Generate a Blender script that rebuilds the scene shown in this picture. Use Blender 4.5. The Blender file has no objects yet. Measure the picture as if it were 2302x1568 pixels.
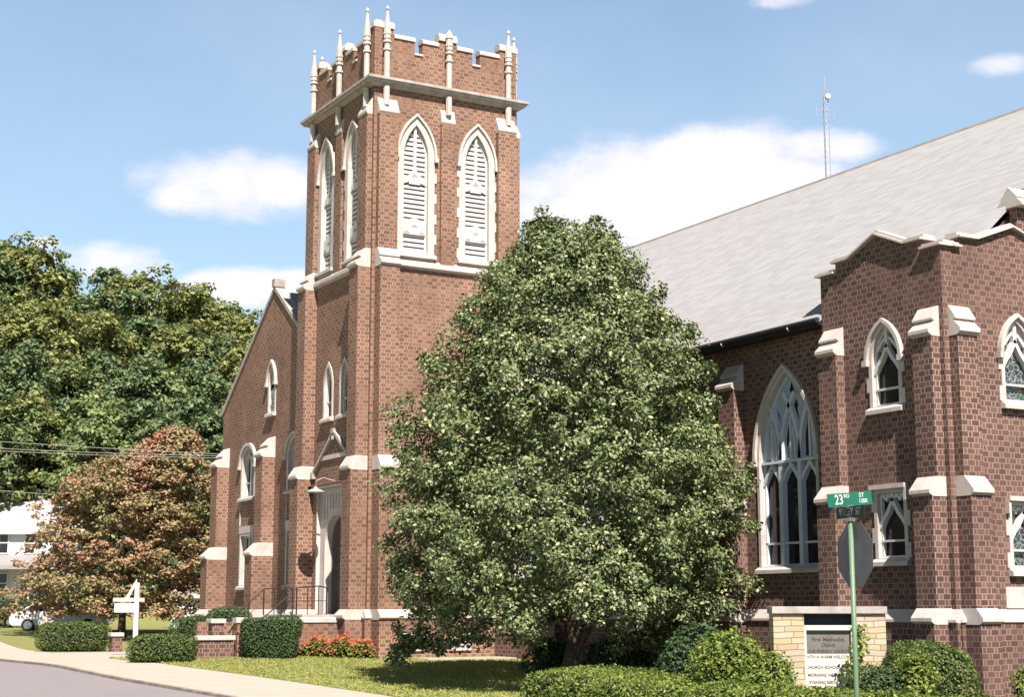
import bpy, bmesh, math, random
import numpy as np
from mathutils import Vector, Matrix
from mathutils.geometry import tessellate_polygon
R = math.radians
S = bpy.context.scene
C = S.collection
# ------------------------------------------------------------------ camera
CAM = (-22.24, -49.454, 1.65)
CAZ = R(60.57); SA, CA = math.sin(CAZ), math.cos(CAZ)
cd = bpy.data.cameras.new("camera"); cam = bpy.data.objects.new("camera", cd); C.objects.link(cam)
cam.location = CAM
cam.rotation_euler = (R(90 + 9.448), 0, -(math.pi/2 - CAZ))
cd.lens = 55.25; cd.sensor_width = 36; cd.clip_end = 6000; cd.clip_start = 0.1
S.camera = cam
# ------------------------------------------------------------------ sun, sky
PHI, ELE = R(15.5), R(50)
SUNV = Vector((-math.sin(PHI)*math.cos(ELE), -math.cos(PHI)*math.cos(ELE), math.sin(ELE)))
sl = bpy.data.lights.new("sun", 'SUN'); sl.energy = 5.0; sl.angle = R(0.5); sl.color = (1.0, 0.92, 0.86)
so = bpy.data.objects.new("sun", sl); C.objects.link(so)
so.rotation_euler = SUNV.to_track_quat('Z', 'Y').to_euler()
S.view_settings.view_transform = 'Standard'; S.view_settings.look = 'None'
S.view_settings.exposure = 1.25; S.view_settings.gamma = 1; S.view_settings.use_curve_mapping = False
W = bpy.data.worlds.new("World"); S.world = W; W.use_nodes = True
nt = W.node_tree; N = nt.nodes; L = nt.links
for n in list(N): N.remove(n)
def nn(tree, t, **k):
    n = tree.nodes.new(t)
    for a, b in k.items(): setattr(n, a, b)
    return n
def mth(tree, op, a, b=None, c=None, clamp=False):
    n = nn(tree, 'ShaderNodeMath', operation=op); n.use_clamp = clamp
    for i, v in enumerate((a, b, c)):
        if v is None: continue
        if isinstance(v, (int, float)): n.inputs[i].default_value = v
        else: tree.links.new(v, n.inputs[i])
    return n.outputs[0]
def mixc(tree, f, a, b, mode='MIX'):
    n = nn(tree, 'ShaderNodeMix', data_type='RGBA', blend_type=mode)
    for i, v in ((0, f), (6, a), (7, b)):
        if isinstance(v, (int, float)): n.inputs[i].default_value = v
        elif isinstance(v, tuple): n.inputs[i].default_value = (*v, 1) if len(v) == 3 else v
        else: tree.links.new(v, n.inputs[i])
    return n.outputs[2]
sky = nn(nt, 'ShaderNodeTexSky', sky_type='NISHITA', sun_disc=False)
sky.sun_elevation = ELE; sky.sun_rotation = R(195.5); sky.air_density = 1.0; sky.dust_density = 0.1; sky.ozone_density = 2.0
tc = nn(nt, 'ShaderNodeTexCoord')
# clouds live in sky directions; px() gives the direction of a point seen in the photograph
F = 3533.; TH = math.asin(588/3582.)
RT = Vector((SA, -CA, 0)); FW = Vector((CA, SA, 0))
def raydir(px, py):
    r = (px-1151)/F; u = (784-py)/F
    f = math.cos(TH)-u*math.sin(TH); z = math.sin(TH)+u*math.cos(TH)
    return RT*r + FW*f + Vector((0, 0, z))
def at(px, py, D):
    d = raydir(px, py); t = D/d.dot(FW)
    return Vector(CAM) + d*t
nz1 = nn(nt, 'ShaderNodeTexNoise'); nz1.inputs['Scale'].default_value = 9; nz1.inputs['Detail'].default_value = 9; nz1.inputs['Roughness'].default_value = .6
mp = nn(nt, 'ShaderNodeMapping'); mp.inputs['Scale'].default_value = (1, 1, 1.7)
L.new(tc.outputs['Generated'], mp.inputs['Vector']); L.new(mp.outputs[0], nz1.inputs['Vector'])
nz = mth(nt, 'SUBTRACT', nz1.outputs[0], .5)
clouds = [(500,410,165,75),(600,420,90,48),(430,440,90,50),(1330,450,210,120),(1640,395,230,95),(1500,470,330,100),(1850,335,115,42),(1230,420,140,70),
          (240,590,120,45),(545,645,120,42),(660,650,80,40),(2262,145,85,30),(1760,0,85,22),(100,545,35,14),(1100,430,80,50),(1800,400,120,60)]
field = None
for cx, cy, rx, ry in clouds:
    c = raydir(cx, cy).normalized(); e1 = Vector((c.y, -c.x, 0)).normalized(); e2 = e1.cross(c).normalized()
    sc = c.length/ raydir(cx, cy).length
    def dotn(v):
        n = nn(nt, 'ShaderNodeVectorMath', operation='DOT_PRODUCT'); L.new(tc.outputs['Generated'], n.inputs[0]); n.inputs[1].default_value = v; return n.outputs['Value']
    a = mth(nt, 'DIVIDE', dotn(e1), rx/F); b = mth(nt, 'DIVIDE', dotn(e2), ry/F)
    q = mth(nt, 'ADD', mth(nt, 'MULTIPLY', a, a), mth(nt, 'MULTIPLY', b, b))
    q = mth(nt, 'ADD', q, mth(nt, 'MULTIPLY', mth(nt, 'LESS_THAN', dotn(c), 0), 100))
    v = mth(nt, 'SUBTRACT', .15 if (cx > 2200 or cy < 10) else 1, q)
    field = v if field is None else mth(nt, 'MAXIMUM', field, v)
field = mth(nt, 'ADD', mth(nt, 'MAXIMUM', field, -1.6), mth(nt, 'MULTIPLY', nz, 5.0))
mr = nn(nt, 'ShaderNodeMapRange', interpolation_type='SMOOTHERSTEP'); L.new(field, mr.inputs[0])
mr.inputs[1].default_value = -1.0; mr.inputs[2].default_value = .95; mr.inputs[4].default_value = .95
# thin wisps
nz2 = nn(nt, 'ShaderNodeTexNoise'); nz2.inputs['Scale'].default_value = 3.5; nz2.inputs['Detail'].default_value = 6; L.new(mp.outputs[0], nz2.inputs['Vector'])
mr2 = nn(nt, 'ShaderNodeMapRange'); L.new(nz2.outputs[0], mr2.inputs[0]); mr2.inputs[1].default_value = .45; mr2.inputs[2].default_value = .8; mr2.inputs[4].default_value = .22
skyc = mixc(nt, 1.0, sky.outputs[0], (1.18, 1.12, 1.0), 'MULTIPLY')
sxyz = nn(nt, 'ShaderNodeSeparateXYZ'); L.new(tc.outputs['Generated'], sxyz.inputs[0])
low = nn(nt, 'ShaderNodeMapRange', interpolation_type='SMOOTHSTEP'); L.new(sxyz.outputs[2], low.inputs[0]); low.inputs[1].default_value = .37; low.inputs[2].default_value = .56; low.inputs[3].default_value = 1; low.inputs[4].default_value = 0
low2 = nn(nt, 'ShaderNodeMapRange'); L.new(sxyz.outputs[2], low2.inputs[0]); low2.inputs[1].default_value = .0; low2.inputs[2].default_value = .42; low2.inputs[3].default_value = .55; low2.inputs[4].default_value = .16
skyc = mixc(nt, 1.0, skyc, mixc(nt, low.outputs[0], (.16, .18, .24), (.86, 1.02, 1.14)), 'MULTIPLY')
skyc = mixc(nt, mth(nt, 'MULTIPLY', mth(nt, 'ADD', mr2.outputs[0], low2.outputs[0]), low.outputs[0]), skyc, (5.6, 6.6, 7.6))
nz3 = nn(nt, 'ShaderNodeTexNoise'); nz3.inputs['Scale'].default_value = 16; nz3.inputs['Detail'].default_value = 5; L.new(mp.outputs[0], nz3.inputs['Vector'])
cloudc = mixc(nt, nz3.outputs[0], (7.0, 6.8, 7.6), (8.6, 8.0, 8.2))
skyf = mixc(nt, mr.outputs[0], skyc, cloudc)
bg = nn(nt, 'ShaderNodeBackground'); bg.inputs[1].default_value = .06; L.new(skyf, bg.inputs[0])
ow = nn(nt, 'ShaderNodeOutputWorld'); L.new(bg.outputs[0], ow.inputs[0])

# ------------------------------------------------------------------ materials
MATS = {}
def newmat(name):
    m = bpy.data.materials.new(name); m.use_nodes = True
    t = m.node_tree; b = t.nodes['Principled BSDF']; MATS[name] = m
    return m, t, b
ALB = .64      # the photograph is exposed bright: true albedos sit below the values judged from it
def setc(t, b, v, k=ALB):
    if isinstance(v, tuple): b.inputs['Base Color'].default_value = (*[c*k for c in v], 1)
    else: t.links.new(mixc(t, 1.0, v, (k, k, k), 'MULTIPLY') if k != 1 else v, b.inputs['Base Color'])
def noise(t, scale, detail=4, vec=None, rough=.55):
    n = nn(t, 'ShaderNodeTexNoise'); n.inputs['Scale'].default_value = scale; n.inputs['Detail'].default_value = detail; n.inputs['Roughness'].default_value = rough
    if vec is None:
        vec = nn(t, 'ShaderNodeNewGeometry').outputs['Position']
    t.links.new(vec, n.inputs['Vector']); return n.outputs[0]
def ramp(t, f, stops):
    r = nn(t, 'ShaderNodeValToRGB'); t.links.new(f, r.inputs[0])
    e = r.color_ramp.elements
    while len(e) < len(stops): e.new(.5)
    for i, (p, c) in enumerate(stops): e[i].position = p; e[i].color = (*c, 1)
    return r.outputs[0]
def bump(t, b, h, strength, dist=.02):
    n = nn(t, 'ShaderNodeBump'); n.inputs['Strength'].default_value = strength; n.inputs['Distance'].default_value = dist
    t.links.new(h, n.inputs['Height']); t.links.new(n.outputs[0], b.inputs['Normal'])
def simple(name, col, rough=.7, var=.12, scale=3, metal=0, spec=.3):
    m, t, b = newmat(name)
    n1 = noise(t, scale, 5)
    lo = tuple(c*(1-var) for c in col); hi = tuple(min(1, c*(1+var)) for c in col)
    setc(t, b, ramp(t, n1, [(.3, lo), (.7, hi)]))
    b.inputs['Roughness'].default_value = rough; b.inputs['Metallic'].default_value = metal; b.inputs['Specular IOR Level'].default_value = spec
    return m
def brickmat(name, st, hd, mo, course=.134, per=.362, jv=.075, stain=.5):
    m, t, b = newmat(name)
    g = nn(t, 'ShaderNodeNewGeometry'); sp = nn(t, 'ShaderNodeSeparateXYZ'); t.links.new(g.outputs['Position'], sp.inputs[0])
    sn = nn(t, 'ShaderNodeSeparateXYZ'); t.links.new(g.outputs['True Normal'], sn.inputs[0])
    isx = mth(t, 'GREATER_THAN', mth(t, 'ABSOLUTE', sn.outputs[0]), .7)
    mx = nn(t, 'ShaderNodeMix', data_type='FLOAT'); t.links.new(isx, mx.inputs[0]); t.links.new(sp.outputs[0], mx.inputs[2]); t.links.new(sp.outputs[1], mx.inputs[3])
    v = mth(t, 'DIVIDE', sp.outputs[2], course); row = mth(t, 'FLOOR', v); fv = mth(t, 'FRACT', v)
    par = mth(t, 'MULTIPLY', mth(t, 'FRACT', mth(t, 'MULTIPLY', row, .5)), 1.0)
    jit = nn(t, 'ShaderNodeTexWhiteNoise', noise_dimensions='1D'); t.links.new(row, jit.inputs['W'])
    u = mth(t, 'ADD', mth(t, 'ADD', mth(t, 'DIVIDE', mx.outputs[0], per), par), mth(t, 'MULTIPLY', jit.outputs['Value'], .05))
    col = mth(t, 'FLOOR', u); fu = mth(t, 'FRACT', u)
    s_ = mth(t, 'LESS_THAN', fu, .60)
    h_ = mth(t, 'MULTIPLY', mth(t, 'GREATER_THAN', fu, .68), mth(t, 'LESS_THAN', fu, .92))
    r_ = mth(t, 'MULTIPLY', mth(t, 'GREATER_THAN', fv, jv), mth(t, 'LESS_THAN', fv, 1-jv))
    msk = mth(t, 'MULTIPLY', mth(t, 'ADD', s_, h_, clamp=True), r_)
    cb = nn(t, 'ShaderNodeCombineXYZ'); t.links.new(mth(t, 'ADD', col, mth(t, 'MULTIPLY', h_, .5)), cb.inputs[0]); t.links.new(row, cb.inputs[1]); t.links.new(isx, cb.inputs[2])
    wn = nn(t, 'ShaderNodeTexWhiteNoise', noise_dimensions='3D'); t.links.new(cb.outputs[0], wn.inputs['Vector'])
    sc = ramp(t, wn.outputs['Value'], [(0, tuple(c*.76 for c in st)), (.4, st), (.8, (st[0]*1.22, st[1]*1.12, st[2]*1.02)), (1, (st[0]*1.3, st[1]*1.35, st[2]*1.35))])
    hc = ramp(t, wn.outputs['Value'], [(0, tuple(c*.7 for c in hd)), (.5, hd), (1, tuple(c*1.25 for c in hd))])
    bc = mixc(t, h_, sc, hc)
    n2 = noise(t, .5, 6)
    n3 = noise(t, 30, 3)
    pn = nn(t, 'ShaderNodeMapRange'); t.links.new(noise(t, .33, 5, rough=.6), pn.inputs[0]); pn.inputs[1].default_value = .36; pn.inputs[2].default_value = .62
    mcol = mixc(t, pn.outputs[0], tuple(c*.66 for c in mo), tuple(min(1, c*1.08) for c in mo))
    cz = nn(t, 'ShaderNodeCombineXYZ'); t.links.new(mx.outputs[0], cz.inputs[0]); t.links.new(mth(t, 'MULTIPLY', sp.outputs[2], .12), cz.inputs[1]); t.links.new(isx, cz.inputs[2])
    runoff = noise(t, 2.2, 5, cz.outputs[0])
    cc = mixc(t, msk, mcol, bc)
    st_ = nn(t, 'ShaderNodeMapRange'); t.links.new(n2, st_.inputs[0]); st_.inputs[1].default_value = .35; st_.inputs[2].default_value = .7; st_.inputs[3].default_value = 1-stain*.35; st_.inputs[4].default_value = 1.0+stain*.12
    fine = mth(t, 'MULTIPLY', mth(t, 'ADD', mth(t, 'MULTIPLY', n3, .25), .87), mth(t, 'ADD', mth(t, 'MULTIPLY', runoff, .36), .82))
    cc = mixc(t, 1.0, cc, mth(t, 'MULTIPLY', st_.outputs[0], fine), 'MULTIPLY')
    setc(t, b, cc); b.inputs['Roughness'].default_value = .85; b.inputs['Specular IOR Level'].default_value = .2
    bump(t, b, mth(t, 'ADD', msk, mth(t, 'MULTIPLY', n3, .3)), .5, .012)
    return m
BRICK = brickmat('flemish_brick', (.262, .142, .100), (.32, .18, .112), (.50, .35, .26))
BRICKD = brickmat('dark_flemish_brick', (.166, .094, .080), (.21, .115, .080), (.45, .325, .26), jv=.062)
m, t, b = newmat('limestone'); STONE = m
g = nn(t, 'ShaderNodeNewGeometry'); sp = nn(t, 'ShaderNodeSeparateXYZ'); t.links.new(g.outputs['Position'], sp.inputs[0])
sc_ = ramp(t, noise(t, 1.5, 8, rough=.7), [(.28, (.52, .455, .40)), (.5, (.68, .60, .545)), (.75, (.74, .665, .61))])
cz = nn(t, 'ShaderNodeCombineXYZ'); t.links.new(mth(t, 'ADD', sp.outputs[0], sp.outputs[1]), cz.inputs[0]); t.links.new(mth(t, 'MULTIPLY', sp.outputs[2], .25), cz.inputs[1])
dr_ = nn(t, 'ShaderNodeMapRange'); t.links.new(noise(t, 5, 6, cz.outputs[0], .7), dr_.inputs[0]); dr_.inputs[1].default_value = .58; dr_.inputs[2].default_value = .75
sc_ = mixc(t, mth(t, 'MULTIPLY', dr_.outputs[0], .55), sc_, (.33, .30, .26))
jn_ = mth(t, 'MAXIMUM', mth(t, 'LESS_THAN', mth(t, 'FRACT', mth(t, 'DIVIDE', mth(t, 'ADD', sp.outputs[0], sp.outputs[1]), .66)), .022), mth(t, 'LESS_THAN', mth(t, 'FRACT', mth(t, 'DIVIDE', sp.outputs[2], .52)), .02))
sc_ = mixc(t, mth(t, 'MULTIPLY', jn_, .45), sc_, (.30, .26, .22))
setc(t, b, sc_); b.inputs['Roughness'].default_value = .85; bump(t, b, noise(t, 14, 6), .25, .01)
m, t, b = newmat('weathered_stone'); MW = m
setc(t, b, ramp(t, noise(t, 3, 7, rough=.7), [(.3, (.33, .295, .265)), (.62, (.57, .51, .46))])); b.inputs['Roughness'].default_value = .85
GREYST = simple('grey_stone', (.40, .38, .37), .85, .12, 3)
WHITE = simple('white_paint', (.78, .76, .72), .5, .04, 2)
PALEBLUE = simple('pale_blue_paint', (.56, .64, .74), .6, .08, 2)
TRACW = simple('blue_white_paint', (.78, .84, .92), .55, .05, 2)
OFFW = simple('painted_wood', (.70, .68, .66), .6, .06, 3)
BROWN = simple('dark_slat_gap', (.30, .155, .115), .9)
m, t, b = newmat('window_glass'); GLASS = m
setc(t, b, (.018, .016, .022)); b.inputs['Roughness'].default_value = .12; b.inputs['Specular IOR Level'].default_value = .5
m, t, b = newmat('leaded_glass'); LEAD = m
g = nn(t, 'ShaderNodeNewGeometry')
vo = nn(t, 'ShaderNodeTexVoronoi', feature='DISTANCE_TO_EDGE'); vo.inputs['Scale'].default_value = 8; t.links.new(g.outputs['Position'], vo.inputs['Vector'])
vc = nn(t, 'ShaderNodeTexVoronoi'); vc.inputs['Scale'].default_value = 8; t.links.new(g.outputs['Position'], vc.inputs['Vector'])
wnn = nn(t, 'ShaderNodeTexWhiteNoise'); t.links.new(vc.outputs['Color'], wnn.inputs['Vector'])
gc = ramp(t, wnn.outputs['Value'], [(0, (.03, .03, .04)), (.5, (.05, .06, .06)), (.8, (.04, .12, .07)), (1, (.10, .05, .09))])
setc(t, b, mixc(t, mth(t, 'LESS_THAN', vo.outputs['Distance'], .055), gc, (.33, .32, .34))); b.inputs['Roughness'].default_value = .3
# shingle roof
m, t, b = newmat('roof_shingles'); ROOF = m
g = nn(t, 'ShaderNodeNewGeometry'); sp = nn(t, 'ShaderNodeSeparateXYZ'); t.links.new(g.outputs['Position'], sp.inputs[0])
v = mth(t, 'DIVIDE', sp.outputs[2], .105); row = mth(t, 'FLOOR', v); fv = mth(t, 'FRACT', v)
jit = nn(t, 'ShaderNodeTexWhiteNoise', noise_dimensions='1D'); t.links.new(row, jit.inputs['W'])
uu = mth(t, 'ADD', mth(t, 'DIVIDE', mth(t, 'ADD', sp.outputs[1], sp.outputs[0]), .42), mth(t, 'MULTIPLY', jit.outputs['Value'], 7))
cb = nn(t, 'ShaderNodeCombineXYZ'); t.links.new(mth(t, 'FLOOR', uu), cb.inputs[0]); t.links.new(row, cb.inputs[1])
wn = nn(t, 'ShaderNodeTexWhiteNoise'); t.links.new(cb.outputs[0], wn.inputs['Vector'])
cb2 = nn(t, 'ShaderNodeCombineXYZ'); t.links.new(mth(t, 'MULTIPLY', sp.outputs[1], .5), cb2.inputs[0]); t.links.new(mth(t, 'MULTIPLY', sp.outputs[2], 2.6), cb2.inputs[1])
strk = noise(t, 1.3, 5, cb2.outputs[0])
vv = mth(t, 'ADD', mth(t, 'MULTIPLY', wn.outputs['Value'], .9), mth(t, 'MULTIPLY', strk, .08))
rc = ramp(t, vv, [(.1, (.41, .405, .405)), (.5, (.445, .44, .44)), (.9, (.48, .475, .475))])
rc = mixc(t, 1.0, rc, mth(t, 'ADD', mth(t, 'MULTIPLY', mth(t, 'GREATER_THAN', fv, .14), .22), .78), 'MULTIPLY')
setc(t, b, rc); b.inputs['Roughness'].default_value = .9; bump(t, b, fv, .4, .02)
KERBM = simple('kerb_stone', (.34, .29, .24), .9, .35, 2.5)
SLATE = simple('dark_gutter', (.035, .035, .045), .5)
DOORM = simple('door_paint', (.05, .05, .07), .5)
SHST = simple('portal_shaded_stone', (.27, .215, .18), .85, .2, 4)  # inner arch orders: limestone with its shade put into the colour
IRON = simple('wrought_iron', (.03, .028, .03), .5, metal=.3)
REDTR = simple('red_flashing', (.28, .08, .05), .7)
LAMPM = simple('enamel_green_white', (.55, .58, .48), .4)
def leafmat(name, stops, trans=.25, rough=.45, spec=.5, big=None):
    m, t, b = newmat(name)
    g = nn(t, 'ShaderNodeNewGeometry')
    f = g.outputs['Random Per Island']
    if big:
        f = mth(t, 'ADD', mth(t, 'MULTIPLY', f, .55), mth(t, 'SUBTRACT', mth(t, 'MULTIPLY', noise(t, big, 3), 1.7), .62), clamp=True)
    c = ramp(t, f, stops)
    setc(t, b, c, 1); b.inputs['Roughness'].default_value = rough; b.inputs['Specular IOR Level'].default_value = spec
    tr = nn(t, 'ShaderNodeBsdfTranslucent'); t.links.new(c, tr.inputs[0])
    ms = nn(t, 'ShaderNodeMixShader'); ms.inputs[0].default_value = trans
    t.links.new(b.outputs[0], ms.inputs[1]); t.links.new(tr.outputs[0], ms.inputs[2])
    t.links.new(ms.outputs[0], t.nodes['Material Output'].inputs[0])
    return m
LF_PEAR = leafmat('pear_leaves', [(0, (.048, .080, .028)), (.52, (.118, .155, .055)), (.86, (.22, .245, .10)), (1, (.36, .34, .18))], .12, .5, .45)  # palest stops paint sun highlights onto random leaves
LF_MAPLE = leafmat('dogwood_leaves', [(0, (.14, .155, .06)), (.35, (.27, .235, .105)), (.65, (.34, .225, .135)), (1, (.38, .18, .12))], .25, .6, .3, big=.55)
LF_HILL = [leafmat('hill_leaves_a', [(0, (0.072, 0.113, 0.040)), (.6, (0.156, 0.207, 0.072)), (1, (0.260, 0.276, 0.108))], .25, .6, .3),
           leafmat('hill_leaves_b', [(0, (0.058, 0.100, 0.046)), (.6, (0.116, 0.169, 0.072)), (1, (0.202, 0.237, 0.100))], .25, .6, .3),
           leafmat('hill_leaves_c', [(0, (0.091, 0.125, 0.043)), (.6, (0.195, 0.225, 0.072)), (1, (0.325, 0.288, 0.100))], .25, .6, .3)]
LF_YEW = leafmat('yew_leaves', [(0, (.02, .045, .018)), (.6, (.045, .085, .025)), (1, (.10, .14, .04))], .15, .6, .25)
LF_BOX = leafmat('box_leaves', [(0, (.035, .07, .018)), (.6, (.085, .125, .028)), (1, (.17, .19, .045))], .2, .6, .3)
LF_BRIGHT = leafmat('bright_leaves', [(0, (.055, .10, .018)), (.6, (.15, .205, .035)), (1, (.28, .30, .07))], .3, .55, .3)
LF_DARK = leafmat('shrub_leaves', [(0, (.02, .05, .02)), (1, (.06, .10, .03))], .15, .6, .3)
LF_RED = leafmat('red_petals', [(0, (.26, .035, .045)), (.4, (.36, .075, .04)), (.6, (.30, .05, .09)), (.8, (.42, .17, .04)), (1, (.22, .26, .05))], .25, .6, .2)
BARK = simple('bark', (.10, .075, .055), .9, .3, 6)
PALEB = simple('pale_bark', (.34, .30, .23), .9, .3, 4)
CORE = simple('core_shade', (.02, .025, .012), 1.0)  # hedge cores: shade among the leaves put into a near-black colour
# ground materials
m, t, b = newmat('grass'); GRASS = m
gg = mixc(t, noise(t, 22, 6, rough=.75), (.16, .19, .045), (.33, .35, .10))
gg = mixc(t, mth(t, 'MULTIPLY', noise(t, .6, 5), .9), gg, (.36, .33, .12))
setc(t, b, gg); b.inputs['Roughness'].default_value = .95; bump(t, b, noise(t, 60, 4), .8, .05)
m, t, b = newmat('concrete'); CONC = m
cc = mixc(t, noise(t, 1.2, 8, rough=.75), (.40, .35, .285), (.70, .62, .52))
g = nn(t, 'ShaderNodeNewGeometry'); sp = nn(t, 'ShaderNodeSeparateXYZ'); t.links.new(g.outputs['Position'], sp.inputs[0])
jn = mth(t, 'LESS_THAN', mth(t, 'FRACT', mth(t, 'DIVIDE', sp.outputs[1], 1.6)), .045)
cc = mixc(t, mth(t, 'MULTIPLY', jn, .6), cc, (.25, .21, .16)); cc = mixc(t, .25, cc, mixc(t, noise(t, 40, 3), (.3, .27, .2), (.75, .68, .56)))
setc(t, b, cc); b.inputs['Roughness'].default_value = .9
m, t, b = newmat('asphalt'); ASPH = m
setc(t, b, mixc(t, noise(t, 28, 6, rough=.9), mixc(t, noise(t, .8, 4), (.14, .125, .13), (.24, .215, .215)), (.40, .36, .36))); b.inputs['Roughness'].default_value = .92
TANST = None
m, t, b = newmat('sandstone_ledge'); TANST = m
g = nn(t, 'ShaderNodeNewGeometry'); sp = nn(t, 'ShaderNodeSeparateXYZ'); t.links.new(g.outputs['Position'], sp.inputs[0])
zz = mth(t, 'ADD', mth(t, 'DIVIDE', sp.outputs[2], .115), mth(t, 'MULTIPLY', noise(t, 1.1, 2), .9))
row = mth(t, 'FLOOR', zz); jt = nn(t, 'ShaderNodeTexWhiteNoise', noise_dimensions='1D'); t.links.new(row, jt.inputs['W'])
ux = mth(t, 'ADD', mth(t, 'DIVIDE', mth(t, 'SUBTRACT', sp.outputs[0], sp.outputs[1]), .55), mth(t, 'MULTIPLY', jt.outputs['Value'], 5))
cb = nn(t, 'ShaderNodeCombineXYZ'); t.links.new(row, cb.inputs[0]); t.links.new(mth(t, 'FLOOR', ux), cb.inputs[1])
wn = nn(t, 'ShaderNodeTexWhiteNoise'); t.links.new(cb.outputs[0], wn.inputs['Vector'])
tcx = ramp(t, wn.outputs['Value'], [(0, (.50, .38, .22)), (.4, (.62, .50, .30)), (.7, (.66, .56, .42)), (1, (.56, .42, .30))])
jm = mth(t, 'MAXIMUM', mth(t, 'LESS_THAN', mth(t, 'FRACT', zz), .12), mth(t, 'LESS_THAN', mth(t, 'FRACT', ux), .03))
setc(t, b, mixc(t, jm, tcx, (.26, .20, .13))); b.inputs['Roughness'].default_value = .9
bump(t, b, mth(t, 'ADD', wn.outputs['Value'], mth(t, 'MULTIPLY', jm, -1.5)), .8, .03)
SIGNG = simple('sign_green', (.015, .17, .11), .45, .08)
SIGND = simple('sign_dark', (.012, .03, .025), .5, .1)
SIGNW = simple('sign_white', (.78, .80, .70), .5, .03)
SIGNDW = simple('sign_grey_letter', (.22, .25, .22), .5, .05)  # lower blade letters, darker grey than those above
POLE = simple('pole_green', (.16, .26, .15), .5, .1, 8, spec=.5)
ALU = simple('aluminium_back', (.20, .20, .21), .6, .12, 5, metal=.2)
LETTER = simple('letter_ink', (.10, .07, .07), .6)
BOARDW = simple('board_white', (.80, .76, .66), .5, .03)
BOARDG = simple('board_grey', (.22, .21, .18), .4, .15, 5)  # dark grey of the header panel
SIDING = simple('white_siding', (.78, .77, .76), .7, .04)
TINROOF = simple('pale_roof', (.66, .60, .57), .6, .05)
CARW = simple('car_white', (.80, .78, .74), .25, .02, spec=.6)
CARD = simple('car_blue', (.05, .06, .12), .25, .02, spec=.6)
RUB = simple('rubber', (.02, .02, .02), .8)
CHROME = simple('chrome', (.5, .5, .5), .25, metal=.9)
TAIL = simple('tail_lamp', (.45, .02, .02), .3)
CABLE = simple('cable', (.50, .50, .45), .6)
STEEL = simple('galvanised_steel', (.45, .46, .55), .5, metal=.2)

# ------------------------------------------------------------------ mesh helpers
class MB:
    def __init__(s): s.v = []; s.f = []; s.m = []
    def add(s, vs, fs, mi=0):
        o = len(s.v); s.v += [tuple(v) for v in vs]; s.f += [tuple(i+o for i in f) for f in fs]; s.m += [mi]*len(fs)
    def box(s, x0, x1, y0, y1, z0, z1, mi=0):
        s.add([(x0,y0,z0),(x1,y0,z0),(x1,y1,z0),(x0,y1,z0),(x0,y0,z1),(x1,y0,z1),(x1,y1,z1),(x0,y1,z1)],
              [(0,3,2,1),(4,5,6,7),(0,1,5,4),(1,2,6,5),(2,3,7,6),(3,0,4,7)], mi)
    def tube(s, pts, r, n=8, mi=0, r2=None):
        pts = [Vector(p) for p in pts]; k = len(pts); o = []
        for i, p in enumerate(pts):
            d = (pts[min(i+1, k-1)]-pts[max(i-1, 0)]).normalized()
            a = d.cross(Vector((0,0,1)) if abs(d.z) < .95 else Vector((1,0,0))).normalized(); b_ = d.cross(a)
            rr = r if r2 is None else r+(r2-r)*i/max(1, k-1)
            if isinstance(r, (list, tuple)): rr = r[i]
            for j in range(n):
                an = 2*math.pi*j/n; o.append(p+(a*math.cos(an)+b_*math.sin(an))*rr)
        fs = [(i*n+j, i*n+(j+1)%n, (i+1)*n+(j+1)%n, (i+1)*n+j) for i in range(k-1) for j in range(n)]
        fs += [tuple(range(n-1, -1, -1)), tuple((k-1)*n+j for j in range(n))]
        s.add(o, fs, mi)
    def build(s, name, mats, parent=None, origin=(0,0,0), smooth=False, recalc=True, bevel=0):
        me = bpy.data.meshes.new(name); ox, oy, oz = origin
        me.from_pydata([(x-ox, y-oy, z-oz) for x, y, z in s.v], [], s.f)
        if not isinstance(mats, (list, tuple)): mats = [mats]
        for m_ in mats: me.materials.append(m_)
        me.polygons.foreach_set('material_index', s.m)
        if recalc or bevel:
            bm = bmesh.new(); bm.from_mesh(me)
            bmesh.ops.recalc_face_normals(bm, faces=bm.faces)
            if bevel:
                bmesh.ops.bevel(bm, geom=[e for e in bm.edges if len(e.link_faces) == 2 and e.calc_face_angle(0) > .6], offset=bevel, segments=2, affect='EDGES', profile=.6)
            bm.to_mesh(me); bm.free()
        if smooth: me.polygons.foreach_set('use_smooth', [True]*len(me.polygons))
        o = bpy.data.objects.new(name, me); C.objects.link(o)
        if parent is not None: o.parent = parent
        return o
def tag(o, label=None, cat=None, group=None, kind=None):
    if label: o['label'] = label
    if cat: o['category'] = cat
    if group: o['group'] = group
    if kind: o['kind'] = kind
    return o
def thing(name, label, cat, loc=(0,0,0), rz=0, group=None):
    o = bpy.data.objects.new(name, None); C.objects.link(o); o.location = loc; o.rotation_euler = (0,0,rz); o.empty_display_size = .3
    return tag(o, label, cat, group)
def copy_tree(o, parent=None):
    c = o.copy(); C.objects.link(c); c.parent = parent
    for ch in [x for x in list(C.objects) if x.parent == o]: copy_tree(ch, c)
    return c
class Face:
    """wall plane: axis 'L' faces -X (u=Y), 'R' faces -Y (u=X), 'l' faces +X, 'r' faces +Y. d grows outwards"""
    def __init__(s, ax, c): s.ax = ax; s.c = c
    def P(s, u, v, d):
        return {'L': (s.c-d, u, v), 'R': (u, s.c-d, v), 'l': (s.c+d, u, v), 'r': (u, s.c+d, v)}[s.ax]
def prism(mb, fc, poly, d0, d1, mi=0):
    n = len(poly)
    vs = [fc.P(u, v, d0) for u, v in poly]+[fc.P(u, v, d1) for u, v in poly]
    mb.add(vs, [tuple(range(n)), tuple(range(2*n-1, n-1, -1))]+[(i, (i+1)%n, n+(i+1)%n, n+i) for i in range(n)], mi)
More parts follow.
